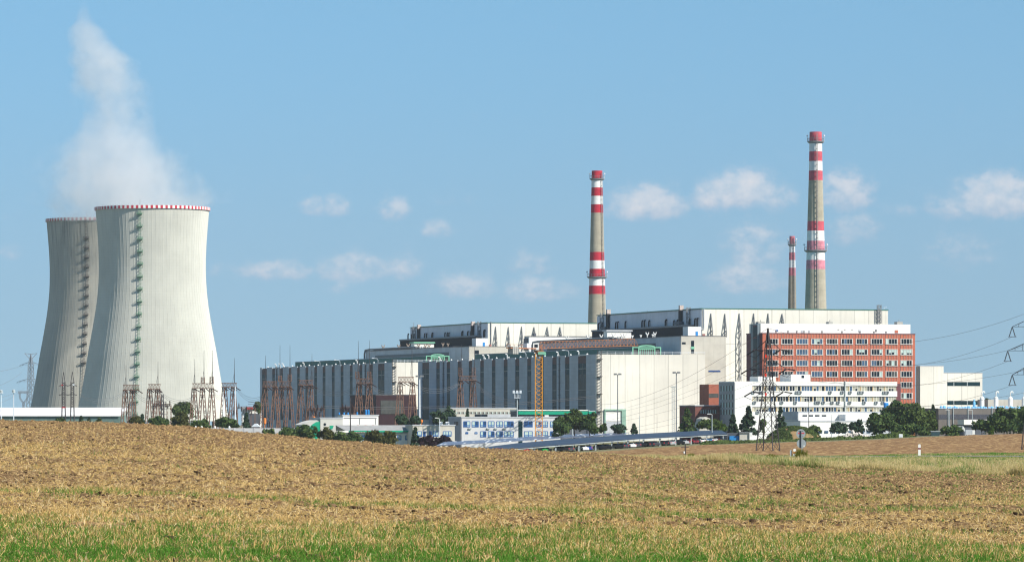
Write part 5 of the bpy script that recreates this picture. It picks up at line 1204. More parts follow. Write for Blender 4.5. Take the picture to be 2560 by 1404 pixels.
# pavilion with the green curved wall
r, a, b, t, z = simple('pavilion', 'beige pavilion with a porthole, curved roof and bright green wall', 'service building', 801, 857, 1045, 1510, 10, GREYC if False else mat('beige_render', (.55, .54, .50), .85, .06, .3, .15))
k = 1510/F; poly = [(Sx(801, t) - 47*k, Z(1075, 1510)), (Sx(801, t), Z(1075, 1510)), (Sx(801, t), Z(1049, 1510)), (Sx(801, t) - 14*k, Z(1050, 1510)), (Sx(801, t) - 30*k, Z(1054, 1510)), (Sx(801, t) - 46*k, Z(1061, 1510))]
mb = MB(); mb.prism([(x_, z_) for x_, z_ in poly] , t + .6, t + 9); mb.build('curved_wing', mat('beige_render', (.6, .58, .52)), r)
mb = MB(); q = Sx(801, t); mb.prism([(q - 31*k, GZ), (q - .1, GZ), (q - .1, Z(1053, 1510)), (q - 10*k, Z(1054, 1510)), (q - 20*k, Z(1060, 1510)), (q - 27*k, Z(1067, 1510))], t + .2, t + .59); mb.build('green_wall', TEAL, r)
c_ = (Sx(812, t), Z(1060, 1510)); mb = MB(); mb.add([(c_[0] + .42*math.cos(q), t - .06, c_[1] + .42*math.sin(q)) for q in np.linspace(0, 6.2832, 17)[:-1]] , [tuple(range(16))]); mb.build('porthole', GLASSD, r)
mb = MB(); q = Sx(824, t); mb.prism([(q, Z(1063, 1510)), (q + 11*k, Z(1063, 1510)), (q + 7*k, Z(1072, 1510)), (q, Z(1072, 1510))], t - .08, t); mb.build('green_emblem', TEAL, r)
# white portable building with red crates in front
r, a, b, t, z = simple('white_cabin', 'bright white two-panel cabin between the pavilion and the green-eaved building', 'cabin', 857, 946, 1038, 1560, 6, BRIGHT)
mb = MB(); mb.box(a + .4, b - .6, t - .1, t + .02, Z(1045.2, 1560), Z(1043.8, 1560)); 
for px in (899, 939): q = Sx(px, t); mb.box(q - .08, q + .08, t - .08, t + .02, Z(1060, 1560), Z(1045.2, 1560))
mb.build('panel_joint', GREYD, r)
for i, (px, row, h) in enumerate([(848,1039,9),(860,1039,9),(870,1039,9),(893,1037,8),(915,1038,15),(921,1038,15)]):
    Y = 1600; mb = MB(); w_ = (3.0 if h > 10 else 2.4)*Y/F*.9; zb_ = Z(row + 1, Y); z1 = Z(row - h, Y); x0 = X(px, Y)
    mb.box(x0 - w_*.8, x0 + w_*.8, Y - .4, Y + .4, GZ, zb_, 1); mb.lathe((x0, Y), [(w_, zb_), (w_*1.05, zb_ + (z1-zb_)*.5), (w_, z1 - .25), (w_*.4, z1)], 14, [0, 0, 0])
    o = mb.build('blue_tank', [BLUEP, GREYD], None, (x0, Y, GZ)); tag(o, ['blue tank on a plinth nearest the pavilion', 'blue tank behind the cabin edge, second from the pavilion', 'blue tank third from the pavilion', 'lone blue tank above the middle of the white cabin', 'tall blue tank above the white cabin, left one of the touching pair', 'tall blue tank above the white cabin, right one of the touching pair'][i], 'tank', 'blue tanks')
mb = MB(); x0 = X(905, 1545)
for k in range(9): mb.box(x0 - 3.2 + k*.8, x0 - 2.6 + k*.8, 1544, 1545, GZ, Z(1063 - (k % 3)*.7, 1545))
tag(mb.build('crate_row', REDP, None, (x0, 1545, GZ)), 'row of red crates stacked along the foot of the white cabin', 'crates')
# perimeter wall
t = 0; Yw = 1420; mb = MB(); xs = np.linspace(X(484, Yw), X(762, Yw), 12)
for k in range(11): mb.box(xs[k], xs[k+1], Yw, Yw + .35, GZ, Z(1069.5 + rnd.uniform(-.3, .3), Yw), 0); mb.box(xs[k] - .15, xs[k] + .15, Yw - .1, Yw + .4, GZ, Z(1068.6, Yw), 0)
tag(mb.build('perimeter_wall', mat('pale_wall_render', (.58, .57, .57), .85, .08, .3, .25), None, (X(484, Yw), Yw, GZ)), 'pale low perimeter wall along the crest of the field', 'wall')
for i, px in enumerate((489, 504, 537, 573)):
    mb = MB(); x0 = X(px, Yw - .5); mb.lathe((x0, Yw + .2), [(.28, Z(1070, Yw)), (.3, Z(1067, Yw)), (.16, Z(1064.5, Yw)), (.05, Z(1063.5, Yw))], 10)
    tag(mb.build('wall_lamp', BRIGHT, None, (x0, Yw, Z(1070, Yw))), ['white round lamp at the end of the perimeter wall', 'white round lamp second along the perimeter wall', 'yellowish round lamp before the three-mast gantry', 'small white lamp before the white-pole gantry'][i], 'lamp', 'lamps on the perimeter wall')
# basin hall with long white roof at the far left
r = thing('basin_hall', 'long low hall with a white roof and dull green wall below the cooling towers', 'plant building', (X(150, 2300), 2300, GZ)); xa, xb = X(-260, 2300), X(302, 2300)
mb = MB(); mb.box(xa, xb, 2300, 2330, GZ, Z(1037, 2300)); mb.build('wall', mat('sea_green_panel', (.13, .21, .19), .7, .2, .25, .35, (2.5, 4, .12), .2), r)
zr = Z(1037, 2300); mb = MB(); mb.add([(xa, 2299, zr), (xb, 2299, zr), (xb, 2350, Z(1018, 2350)), (xa, 2350, Z(1018, 2350)), (xa, 2299, zr - .5), (xb, 2299, zr - .5)], [(0,1,2,3), (4,5,1,0)]); mb.build('roof', mat('white_roof_sheet', (.80, .80, .80), .8, .08, .15, 0, (60, 3.5, .15), .15), r)
r = thing('distant_shed', 'small pale shed with a red roof edge between the clean tower and the far hall', 'shed', (X(628, 2100), 2100, GZ)); xa, xb = X(606, 2100), X(650, 2100)
mb = MB(); mb.box(xa, xb, 2100, 2112, GZ, Z(1022, 2100)); mb.build('wall', WHITE2, r); mb = MB(); mb.box(xa - .3, xb, 2099.6, 2112, Z(1022, 2100), Z(1018, 2100)); mb.build('roof', GREYL, r); mb = MB(); mb.box(X(615, 2098), X(632, 2098), 2098, 2099.3, Z(1022, 2098), Z(1017, 2098)); mb.build('red_fascia', REDP, r)
mb = MB(); mb.box(xa + 1, xb, 2099.7, 2100, GZ, Z(1033, 2100)); mb.build('dark_front_sheet', GREYD, r)  # dark sheet on the wall standing in for a shaded opening
for i, (px, row, Y, lab) in enumerate([(662, 1052, 1600, 'tall orange fire post before the far hall'), (379, 1050, 1700, 'round orange marker under the tall-mast gantry'), (612, 1048, 1700, 'small orange marker behind the dark conifer'), (1054, 1052, 1560, 'small orange marker beside the pale floodlight pole'), (785, 1044, 1530, 'pinkish beacon on the roof of the pavilion wing')]):
    h = (16 if i == 0 else 8)*Y/F; p = P(px, row, Y); mb = MB(); w_ = (.45 if i == 0 else .4); mb.box(p.x - .1, p.x + .1, Y - .1, Y + .1, GZ, p.z - h/2); mb.lathe((p.x, Y), [(w_*.5, p.z - h/2), (w_, p.z - h*.35), (w_, p.z + h*.35), (w_*.4, p.z + h/2)], 10)
    tag(mb.build('orange_marker', mat('marker_orange', (.80, .25, .05), .5, .1, 1), None, (p.x, Y, GZ)), lab, 'marker post')
r = thing('white_tent', 'small white pitched tent roof behind the perimeter wall', 'tent', (X(639, 1450), 1450, GZ)); mb = MB(); k = 1450/F; x0 = X(639, 1450); z0 = Z(1066, 1450)
mb.prism([(x0 - 11*k, z0), (x0 + 12*k, z0), (x0 + 2*k, z0 + 8*k), (x0 - 2*k, z0 + 8*k)], 1450, 1455); mb.build('canopy', PALEST, r)
mb = MB()
for e in (-9, 9):
    for y in (1450.3, 1454.7): mb.beam((x0 + e*k, y, GZ), (x0 + e*k, y, z0), .12)
mb.build('pole', GALV, r)

# ---------------------------------------------------------------- lamps and floodlight poles
def pole(label, px, top, Y, kind, m, r=.14, foot=None):
    z0 = zg1(X(px, Y), Y) - .3 if foot is None else Z(foot, Y); z1 = Z(top, Y); x0 = X(px, Y); root = thing({'flood': 'floodlight_mast', 'crown': 'floodlight_mast', 'street': 'street_lamp', 'ball': 'street_lamp', 'pole': 'signal_pole'}[kind], label, 'floodlight' if kind in ('flood', 'crown') else ('street lamp' if kind != 'pole' else 'pole'), (x0, Y, z0), False, 'lamp poles on the plant grounds')
    mb = MB(); mb.tube([(x0, Y, z0), (x0, Y, z1)], [r*1.4, r*.8], 8); mb.build('post', m, root)
    mb = MB()
    if kind == 'flood':
        mb.box(x0 - 1.0, x0 + 1.0, Y - .6, Y + .6, z1 - 1.9, z1 - 1.7); mb.box(x0 - 1.1, x0 + 1.1, Y - .7, Y + .7, z1 - .5, z1 + .1)
        for e in np.linspace(-.9, .9, 5): mb.beam((x0 + e, Y - .6, z1 - 1.8), (x0 + e, Y - .6, z1), .12)
        for e in (-1.1, 0, 1.1): mb.box(x0 + e - .35, x0 + e + .35, Y - 1.0, Y - .6, z1 - .3, z1 + .6)
        mb.build('lamp_cage', PALEST, root)
    elif kind == 'crown':
        for q in range(6): a = q*math.pi/3; mb.beam((x0, Y, z1), (x0 + 1.0*math.cos(a), Y + 1.0*math.sin(a), z1 + .1), .12); c_ = Vector((x0 + 1.0*math.cos(a), Y + 1.0*math.sin(a), z1)); mb.box(c_.x - .3, c_.x + .3, c_.y - .3, c_.y + .3, z1 - .1, z1 + .45)
        mb.build('lamp_head', STEEL, root)
    elif kind == 'street':
        mb.tube([(x0, Y, z1 - .5), (x0 + .1, Y, z1 + .1), (x0 - .7, Y, z1 + .35)], .09, 6); mb.beam((x0 - .5, Y, z1 + .36), (x0 - 1.4, Y, z1 + .36), .34, 0, .2); mb.build('lamp_head', BRIGHT, root)
    elif kind == 'ball': mb.lathe((x0, Y), [(.9, z1 - .3), (.55, z1 - .15), (.55, z1 + .6), (.2, z1 + .9)], 12); mb.build('lamp_head', GALV, root)
pole('white ball-headed lamp pole nearest the left edge of the view', 3, 980, 1700, 'ball', PALEST, .17)
pole('white ball-headed lamp pole before the far flared pylon', 34, 979, 1700, 'ball', PALEST, .17)
pole('white pole leaning near the gantry at the right foot of the clean tower', 588, 965, 1640, 'pole', PALEST, .2)
pole('short white pole inside the gantry at the right foot of the clean tower', 558, 985, 1640, 'pole', PALEST, .18)
pole('pale blue floodlight pole before the far white gable', 1049, 941, 1560, 'crown', PALEST, .26)
pole('floodlight mast with a boxy lamp cage left of the crane', 1293, 980, 1580, 'flood', GALV, .2)
pole('tall lamp mast before the loading door of the white gable', 1544, 936, 1640, 'crown', STEEL, .17)
pole('tall dark lamp mast before the right part of the white gable', 1691, 932, 1640, 'crown', STEEL, .2)
Y = 1640; p0 = (X(1683, Y), Y); mb = MB(); mb.truss((p0[0], Y, GZ), (p0[0], Y, Z(965, Y)), .8, .12, 30); mb.box(p0[0] - .9, p0[0] + .9, Y - .3, Y + .3, Z(967, Y), Z(965, Y))
tag(mb.build('lattice_light_mast', GALV, None, (p0[0], Y, GZ)), 'grey lattice light mast close beside the dark lamp mast at the white gable', 'floodlight')
pole('thin pole before the white gable, right of its loading door', 1599, 1039, 1500, 'pole', GALV, .12)
pole('street lamp rising from the trees right of the crane', 1431, 1038, 1450, 'street', GALV)
pole('street lamp before the low beige office roof', 1099, 1047, 1480, 'street', PALEST)
pole('street lamp among the trees before the entrance hall', 1780, 1037, 1430, 'street', GALV)
pole('slender lamp pole before the white canteen', 2022, 997, 1560, 'street', DARKST, .12)
pole('short thin lamp pole right of the slender one at the white canteen', 2079, 1036, 1560, 'pole', GALV, .09)
pole('curved street lamp before the grey pump house, nearer the beige building', 2374, 1026, 1700, 'street', GALV)
pole('street lamp before the grey pump house, nearer the right edge', 2431, 1026, 1700, 'street', GALV)
pole('dark wooden pole in front of the green-eaved building', 876, 995, 1430, 'pole', DARKST, .16)

# ---------------------------------------------------------------- solar canopy car park
cs = thing('solar_canopy', 'long car park canopy roofed with dark solar panels', 'solar canopy', (X(1540, 1290), 1290, -5))
pa = lambda px, row, Y: P(px, row, Y)
front = [(1175, 1129, 1150), (1272, 1120.5, 1195), (1440, 1107.5, 1260), (1600, 1095, 1325), (1740, 1087.5, 1385), (1818, 1083.5, 1415)]
back = [(1225, 1115, 1215), (1290, 1107, 1250), (1420, 1096, 1310), (1590, 1084, 1375), (1735, 1076.5, 1435), (1804, 1074.5, 1465)]
mb = MB(); fp = [pa(*q) for q in front]; bp = [pa(*q) for q in back]
for i in range(5):
    a, b, c, d = fp[i], fp[i+1], bp[i+1], bp[i]; dn = Vector((0, 0, -.18))
    mb.add([a, b, c, d, a + dn, b + dn, c + dn, d + dn], [(0,1,2,3), (7,6,5,4), (0,4,5,1), (2,6,7,3)])
mb.build('panel_roof', PV, cs)
mb = MB()
for i in range(5):
    dn = Vector((0, 0, -.32)); mb.beam(fp[i] + dn + Vector((0, .6, 0)), fp[i+1] + dn + Vector((0, .6, 0)), .16)
    m1, m2 = (fp[i]*.65 + bp[i]*.35), (fp[i+1]*.65 + bp[i+1]*.35); mb.beam(m1 + Vector((0, 0, -.45)), m2 + Vector((0, 0, -.45)), .2)
mb.build('beam', GALV, cs)
def on_front(px):
    q = [f[0] for f in front]; return I(px, q, [f[1] for f in front]), I(px, q, [f[2] for f in front])
for px in (1280, 1335, 1389, 1447, 1489, 1529, 1569, 1608, 1649, 1689, 1728, 1766, 1808):
    row, Y = on_front(px); p = pa(px, row + 1.2, Y + 1.5); g = zg1(p.x, p.y) - .3; mb = MB(); mb.beam((p.x, p.y, g), p, .3); mb.beam(p + Vector((0, 0, -1.1)), p + Vector((.6, 6, .1)), .16); mb.beam((p.x, p.y, g), (p.x, p.y, g + 1.1), .42); mb.build('post', GALV, cs)
# rows of canopies behind, their glints painted as pale panels
k2 = [(1090, 1113, 1300), (1200, 1107, 1340), (1330, 1099, 1390), (1450, 1091, 1430), (1560, 1086, 1470)]
k3 = [(1110, 1104, 1350), (1210, 1099, 1390), (1340, 1090, 1440), (1455, 1084, 1470), (1572, 1081, 1500)]
r = thing('solar_canopy', 'second car park canopy behind the first, with glints painted as pale panels', 'solar canopy', tuple(P(1330, 1110, 1390)))
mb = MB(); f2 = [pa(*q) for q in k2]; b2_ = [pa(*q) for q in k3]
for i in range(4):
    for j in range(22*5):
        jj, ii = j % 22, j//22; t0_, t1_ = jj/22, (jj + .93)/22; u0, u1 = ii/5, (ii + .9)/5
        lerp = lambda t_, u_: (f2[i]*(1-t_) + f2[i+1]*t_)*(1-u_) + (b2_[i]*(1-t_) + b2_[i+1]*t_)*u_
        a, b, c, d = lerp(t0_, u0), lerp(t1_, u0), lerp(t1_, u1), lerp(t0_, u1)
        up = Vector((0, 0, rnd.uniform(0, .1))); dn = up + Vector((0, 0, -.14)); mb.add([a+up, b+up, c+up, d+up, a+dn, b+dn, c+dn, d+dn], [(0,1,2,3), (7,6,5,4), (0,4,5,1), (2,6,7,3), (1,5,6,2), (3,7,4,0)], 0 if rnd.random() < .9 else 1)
mb.build('panel_roof', [mat('sunlit_solar_cell', (.13, .15, .22), .3, .6, 1.5, spec=.6), mat('painted_glint_panel', (.6, .62, .66), .4, .2, 1)], r)  # sunlight and glints put into the panel colours
for i in range(5):
    for q in (f2[i], b2_[i]): g = zg1(q.x, q.y) - .3; mb = MB(); mb.beam((q.x, q.y, g), q + Vector((0, 0, -.1)), .25); mb.build('post', GALV, r)

def car_mesh(nm, paint):
    mb = MB(); L2, W2 = 2.1, .88
    prof = [(-2.1, .32), (-2.15, .75), (-1.9, .95), (-1.0, 1.02), (-.45, 1.45), (1.0, 1.47), (1.75, 1.05), (2.1, .95), (2.12, .35)]
    v = []; n = len(prof)
    for y, s_ in ((-W2, 1), (-W2*.82 if 0 else -W2, 1), (W2, 1)): pass
    def rib(w_): return [(x_, w_*(.80 if z_ > 1.2 else 1.0), z_) for x_, z_ in prof]
    a = rib(-W2); b = rib(W2); mb.add(a + b, [tuple(range(n)), tuple(range(2*n-1, n-1, -1))] + [(i, i+n, (i+1) % n + n, (i+1) % n) for i in range(n)], 0)
    for sy in (-1, 1):
        mb.add([(-.85, sy*(W2*.97), 1.05), (-.42, sy*(W2*.83), 1.40), (.95, sy*(W2*.83), 1.41), (1.5, sy*(W2*.97), 1.06)], [(0,1,2,3)], 1)
        for x_ in (-1.35, 1.3): mb.add([(x_ + .33*math.cos(q), sy*(W2 + .02), .33 + .33*math.sin(q)) for q in np.linspace(0, 6.2832, 13)[:-1]] + [(x_ + .33*math.cos(q), sy*(W2 - .2), .33 + .33*math.sin(q)) for q in np.linspace(0, 6.2832, 13)[:-1]], [tuple(range(12))] + [(i, i+12, (i+1) % 12 + 12, (i+1) % 12) for i in range(12)], 2)
    mb.add([(1.06, -W2*.72, 1.46), (1.06, W2*.72, 1.46), (1.72, W2*.8, 1.10), (1.72, -W2*.8, 1.10)], [(0,1,2,3)], 1); mb.add([(-.98, -W2*.8, 1.06), (-.98, W2*.8, 1.06), (-.5, W2*.72, 1.44), (-.5, -W2*.72, 1.44)], [(0,1,2,3)], 1)
    mb.box(2.1, 2.16, -W2*.9, -W2*.55, .72, .92, 3); mb.box(2.1, 2.16, W2*.55, W2*.9, .72, .92, 3)
    return mb.build(nm, [paint, GLASSD, TYRE, REDP], None, (0, 0, 0))
paints = {'black': (.012, .012, .014), 'dark grey': (.06, .06, .07), 'white': (.80, .80, .80), 'red': (.55, .015, .02), 'blue': (.02, .07, .30), 'silver': (.45, .46, .48), 'green': (.02, .28, .06), 'maroon': (.15, .02, .03), 'light blue': (.10, .25, .50)}
proto = {}
CARS = [(1247,'red',0),(1305,'red',0),(1318,'dark grey',0),(1352,'green',0),(1362,'black',0),(1402,'black',0),(1420,'dark grey',0),(1455,'white',0),(1466,'blue',0),(1500,'black',0),(1515,'black',0),(1540,'black',0),(1556,'dark grey',0),(1575,'white',0),(1589,'dark grey',0),(1600,'black',0),(1619,'black',0),(1634,'dark grey',0),(1658,'black',0),(1674,'silver',0),(1686,'black',0),(1697,'black',0),(1707,'silver',0),(1718,'red',1),(1732,'maroon',0),(1742,'red',1),(1750,'white',0),(1757,'silver',0),(1768,'light blue',0),(1780,'white',0),(1790,'maroon',0),(1800,'dark grey',0)]
seen = {}
posts = {1247:'beneath its low end', 1305:'beside a grey car at the low end', 1318:'next to the red one at the low end', 1352:'between the third and fourth posts', 1362:'just right of the green car', 1402:'under the middle bays, right of the third post', 1420:'left of the fourth post', 1455:'right of the fourth post beside the blue car', 1466:'alone of its colour, behind a white bonnet', 1500:'right of the fifth post', 1515:'second in the fifth bay', 1540:'right of the sixth post', 1556:'second in the sixth bay', 1575:'right of the seventh post', 1589:'second in the seventh bay beside a white one', 1600:'left of the eighth post', 1619:'right of the eighth post', 1634:'dusty, second in the eighth bay', 1658:'right of the ninth post', 1674:'in the middle of the ninth bay', 1686:'left of the tenth post', 1697:'just right of the tenth post', 1707:'before the tall red van', 1718:'tall and bright, standing out behind the tenth bay', 1732:'below the tall red one', 1742:'near the bright cluster of the eleventh bay', 1750:'in the bright cluster of the eleventh bay', 1757:'arched roof in the eleventh bay', 1768:'behind the twelfth post', 1780:'right of the twelfth post', 1790:'near the end of the canopy', 1800:'last before the end post'}
for px, colr, up in CARS:
    row, Y = on_front(px); Yc = Y + 5 + (6 if up else 0); x0 = X(px, Yc)
    if colr not in proto: proto[colr] = car_mesh('parked_car', mat('car_paint_' + colr.replace(' ', '_'), paints[colr], .3, .05, 1, spec=.5)); o = proto[colr]
    else: o = copy_tree(proto[colr])
    o.location = (x0, Yc, zg1(x0, Yc) + .02 + (.15 if up else 0)); o.rotation_euler = (0, 0, R(90 + rnd.uniform(-8, 8)) + (math.pi if rnd.random() < .4 else 0) + R(28)); o.scale = (1, 1, 1.25 if up else 1)
    tag(o, f'{colr} car under the solar canopy, {posts[px]}', 'car', 'cars parked under the solar canopy')
# blue and cream site cabins
r = thing('site_cabin', 'cabin with a blue front and dark roof at the end of the solar canopy', 'cabin', (X(1835, 1420), 1420, -4)); g = zg1(X(1835, 1420), 1420) - .2
mb = MB(); mb.box(X(1817, 1420), X(1848, 1420), 1421, 1425, g, Z(1081, 1420)); mb.build('wall', GREYD, r); mb = MB(); mb.box(X(1824, 1420), X(1848.5, 1420), 1420.7, 1421, g, Z(1089, 1420)); mb.build('front', BLUEP, r)
r = thing('site_cabin', 'cream cabin with a small white notice beside the blue-fronted cabin', 'cabin', (X(1862, 1420), 1420, -4)); mb = MB(); mb.box(X(1849, 1420), X(1874, 1420), 1420, 1425, g, Z(1081, 1420)); mb.build('wall', DULLW, r); mb = MB(); mb.box(X(1848, 1419), X(1882, 1419), 1419.6, 1425, Z(1081, 1420), Z(1080, 1420)); mb.build('roof', GREYL, r)
mb = MB(); mb.box(X(1874, 1419), X(1881, 1419), 1419.5, 1419.7, Z(1092, 1420), Z(1081, 1420)); mb.build('notice', BRIGHT, r); mb = MB(); mb.box(X(1853, 1419), X(1870, 1419), 1419.8, 1420, g, Z(1098, 1420)); mb.build('door', GREYL, r)
mb = MB(); p = P(1906, 1101, 1380); mb.box(p.x - .8, p.x + .8, 1380, 1381, p.z - 1.2, p.z + .4); mb.box(p.x - .7, p.x + .7, 1379.9, 1380, p.z - .9, p.z - .5)
tag(mb.build('blue_container', BLUEP, None, (p.x, 1380, p.z - 1.2)), 'small bright blue container seen through the pylon legs', 'container')
mb = MB(); p = P(1921, 1101, 1375); mb.lathe((p.x, 1375), [(.9, p.z - .9), (.8, p.z - .2), (.3, p.z + .1)], 10); tag(mb.build('yellow_drum', ORANGE, None, (p.x, 1375, p.z - .9)), 'low orange-yellow heap cover seen between the pylon legs', 'cover')
# ---------------------------------------------------------------- trees, hedge, mound
LEAF = {'dark': leaf_mat('dark_leaves', [(.03,.058,.02),(.055,.098,.028),(.085,.135,.036),(.12,.17,.048)], .2),
        'conifer': leaf_mat('conifer_needles', [(.022,.046,.027),(.04,.074,.04),(.062,.104,.05)], .1),
        'mid': leaf_mat('mid_leaves', [(.05,.08,.022),(.085,.125,.032),(.12,.165,.045)], .25),
        'olive': leaf_mat('olive_leaves', [(.06,.065,.018),(.09,.095,.025),(.12,.12,.035)], .25),
        'purple': leaf_mat('purple_leaves', [(.012,.008,.012),(.03,.015,.022),(.045,.025,.03)], .1),
        'light': leaf_mat('light_leaves', [(.06,.10,.015),(.09,.15,.02),(.12,.18,.03)], .3)}
trs = np.random.RandomState(3)
def leaf_cloud(pts, out, size):
    n = len(pts); nrm = out + trs.normal(0, .75, (n, 3)); nrm /= np.linalg.norm(nrm, axis=1)[:, None] + 1e-9
    a = np.cross(nrm, trs.normal(0, 1, (n, 3))); a /= np.linalg.norm(a, axis=1)[:, None] + 1e-9; b = np.cross(nrm, a)
    s = size*trs.uniform(.55, 1.25, n); a *= s[:, None]; b *= (s*trs.uniform(.5, .9, n))[:, None]
    return np.stack([pts - a - b*.3, pts + b, pts + a + b*.2, pts - b], 1).reshape(-1, 3)
def crown_points(kind, w_, h, n):
    if kind == 'conifer':
        k = 70; f = trs.uniform(0, 1, k)**1.15; an = trs.uniform(0, 6.283, k); rr = w_*(1 - f)**.85*trs.uniform(.6, 1.05, k) + .15
        i = trs.randint(0, k, n); t = trs.uniform(.15, 1, n)**.7; r = rr[i]*t
        p = np.stack([r*np.cos(an[i]), r*np.sin(an[i]), h*f[i] - .18*r + trs.normal(0, .012*h, n)], 1) + trs.normal(0, .05*w_, (n, 3))*(1 - f[i])[:, None]
        o = np.stack([np.cos(an[i]), np.sin(an[i]), .5 + 0*r], 1); p[:, 2] = np.clip(p[:, 2], 0, h*1.02); return p, o
    k = 26 if kind == 'round' else 16
    c = trs.normal(0, 1, (k, 3)); c /= np.linalg.norm(c, axis=1)[:, None]; c *= trs.uniform(.25, .78, k)[:, None]
    c[:, 2] -= .12*(c[:, 0]**2 + c[:, 1]**2)
    if kind == 'bush': c[:, 2] = c[:, 2]*.9 - .12; c[:, :2] *= 1.15
    if kind == 'tall': c[:, 0] *= .8
    br = trs.uniform(.26, .46, k)*(1.0 - .35*np.maximum(0, c[:, 2])); i = trs.randint(0, k, n); d = trs.normal(0, 1, (n, 3)); d /= np.linalg.norm(d, axis=1)[:, None]
    p = c[i] + d*(br[i]*trs.uniform(.55, 1.08, n))[:, None]
    low = np.clip(-p[:, 2], 0, 1); p[:, :2] *= (1 + .35*low)[:, None]
    p = p*np.array([w_, w_*.85, h/2]) + np.array([0, 0, h/2]); return p, d
def tree(label, px, top, base, wpx, Y, kind, leaf, n=1500, ls=.42, name=None, group=None, trunk=True, cat=None):
    front_ = px < 1200 and 1360 < Y < 1460; base += 9 if front_ else 0; top -= 5 if front_ else 0; wpx *= 1.28 if kind in ('round', 'bush') else 1.12; x0 = X(px, Y); z0 = Z(base, Y); k = Y/F; H_ = (base - top)*k; w_ = wpx/2*k; g = zg1(x0, Y); zb_ = min(z0, g)
    name = name or {'conifer': 'conifer_tree', 'round': 'broadleaf_tree', 'tall': 'broadleaf_tree', 'bush': 'shrub'}[kind]
    r = thing(name, label, cat or ('shrub' if kind == 'bush' else 'tree'), (x0, Y, zb_), False, group)
    lift = 0 if kind in ('bush', 'conifer') or H_ < 7 else .03*H_
    p, o = crown_points(kind, w_, H_ - lift, n); p += np.array([x0, Y, z0 + lift]); p[:, 2] = np.maximum(p[:, 2], zb_)
    v = leaf_cloud(p, o, ls*1.2) - np.array([x0, Y, zb_]); c = fast_mesh('crown', v, np.arange(n*4).reshape(-1, 4), [LEAF[leaf]]); c.parent = r
    mb = MB(); rt = max(.10, H_*.022); top_ = z0 + H_*(.9 if kind == 'conifer' else .6)
    mb.tube([(x0, Y, zb_ - .2), (x0 + rnd.uniform(-.1, .1), Y, z0 + H_*.3), (x0 + rnd.uniform(-.2, .2), Y, top_)], [rt, rt*.75, rt*.25], 7)
    if kind != 'conifer':
        for j in range(5):
            a = rnd.uniform(0, 6.28); zz = z0 + H_*rnd.uniform(.18, .45); mb.tube([(x0, Y, zz), (x0 + w_*.4*math.cos(a), Y + w_*.4*math.sin(a), zz + H_*.18), (x0 + w_*.65*math.cos(a), Y + w_*.65*math.sin(a), zz + H_*.3)], [rt*.5, rt*.35, rt*.12], 5)
    mb.build('stem' if kind == 'bush' else 'trunk', BARK, r)
    return r
TG = 'trees on the plant grounds'
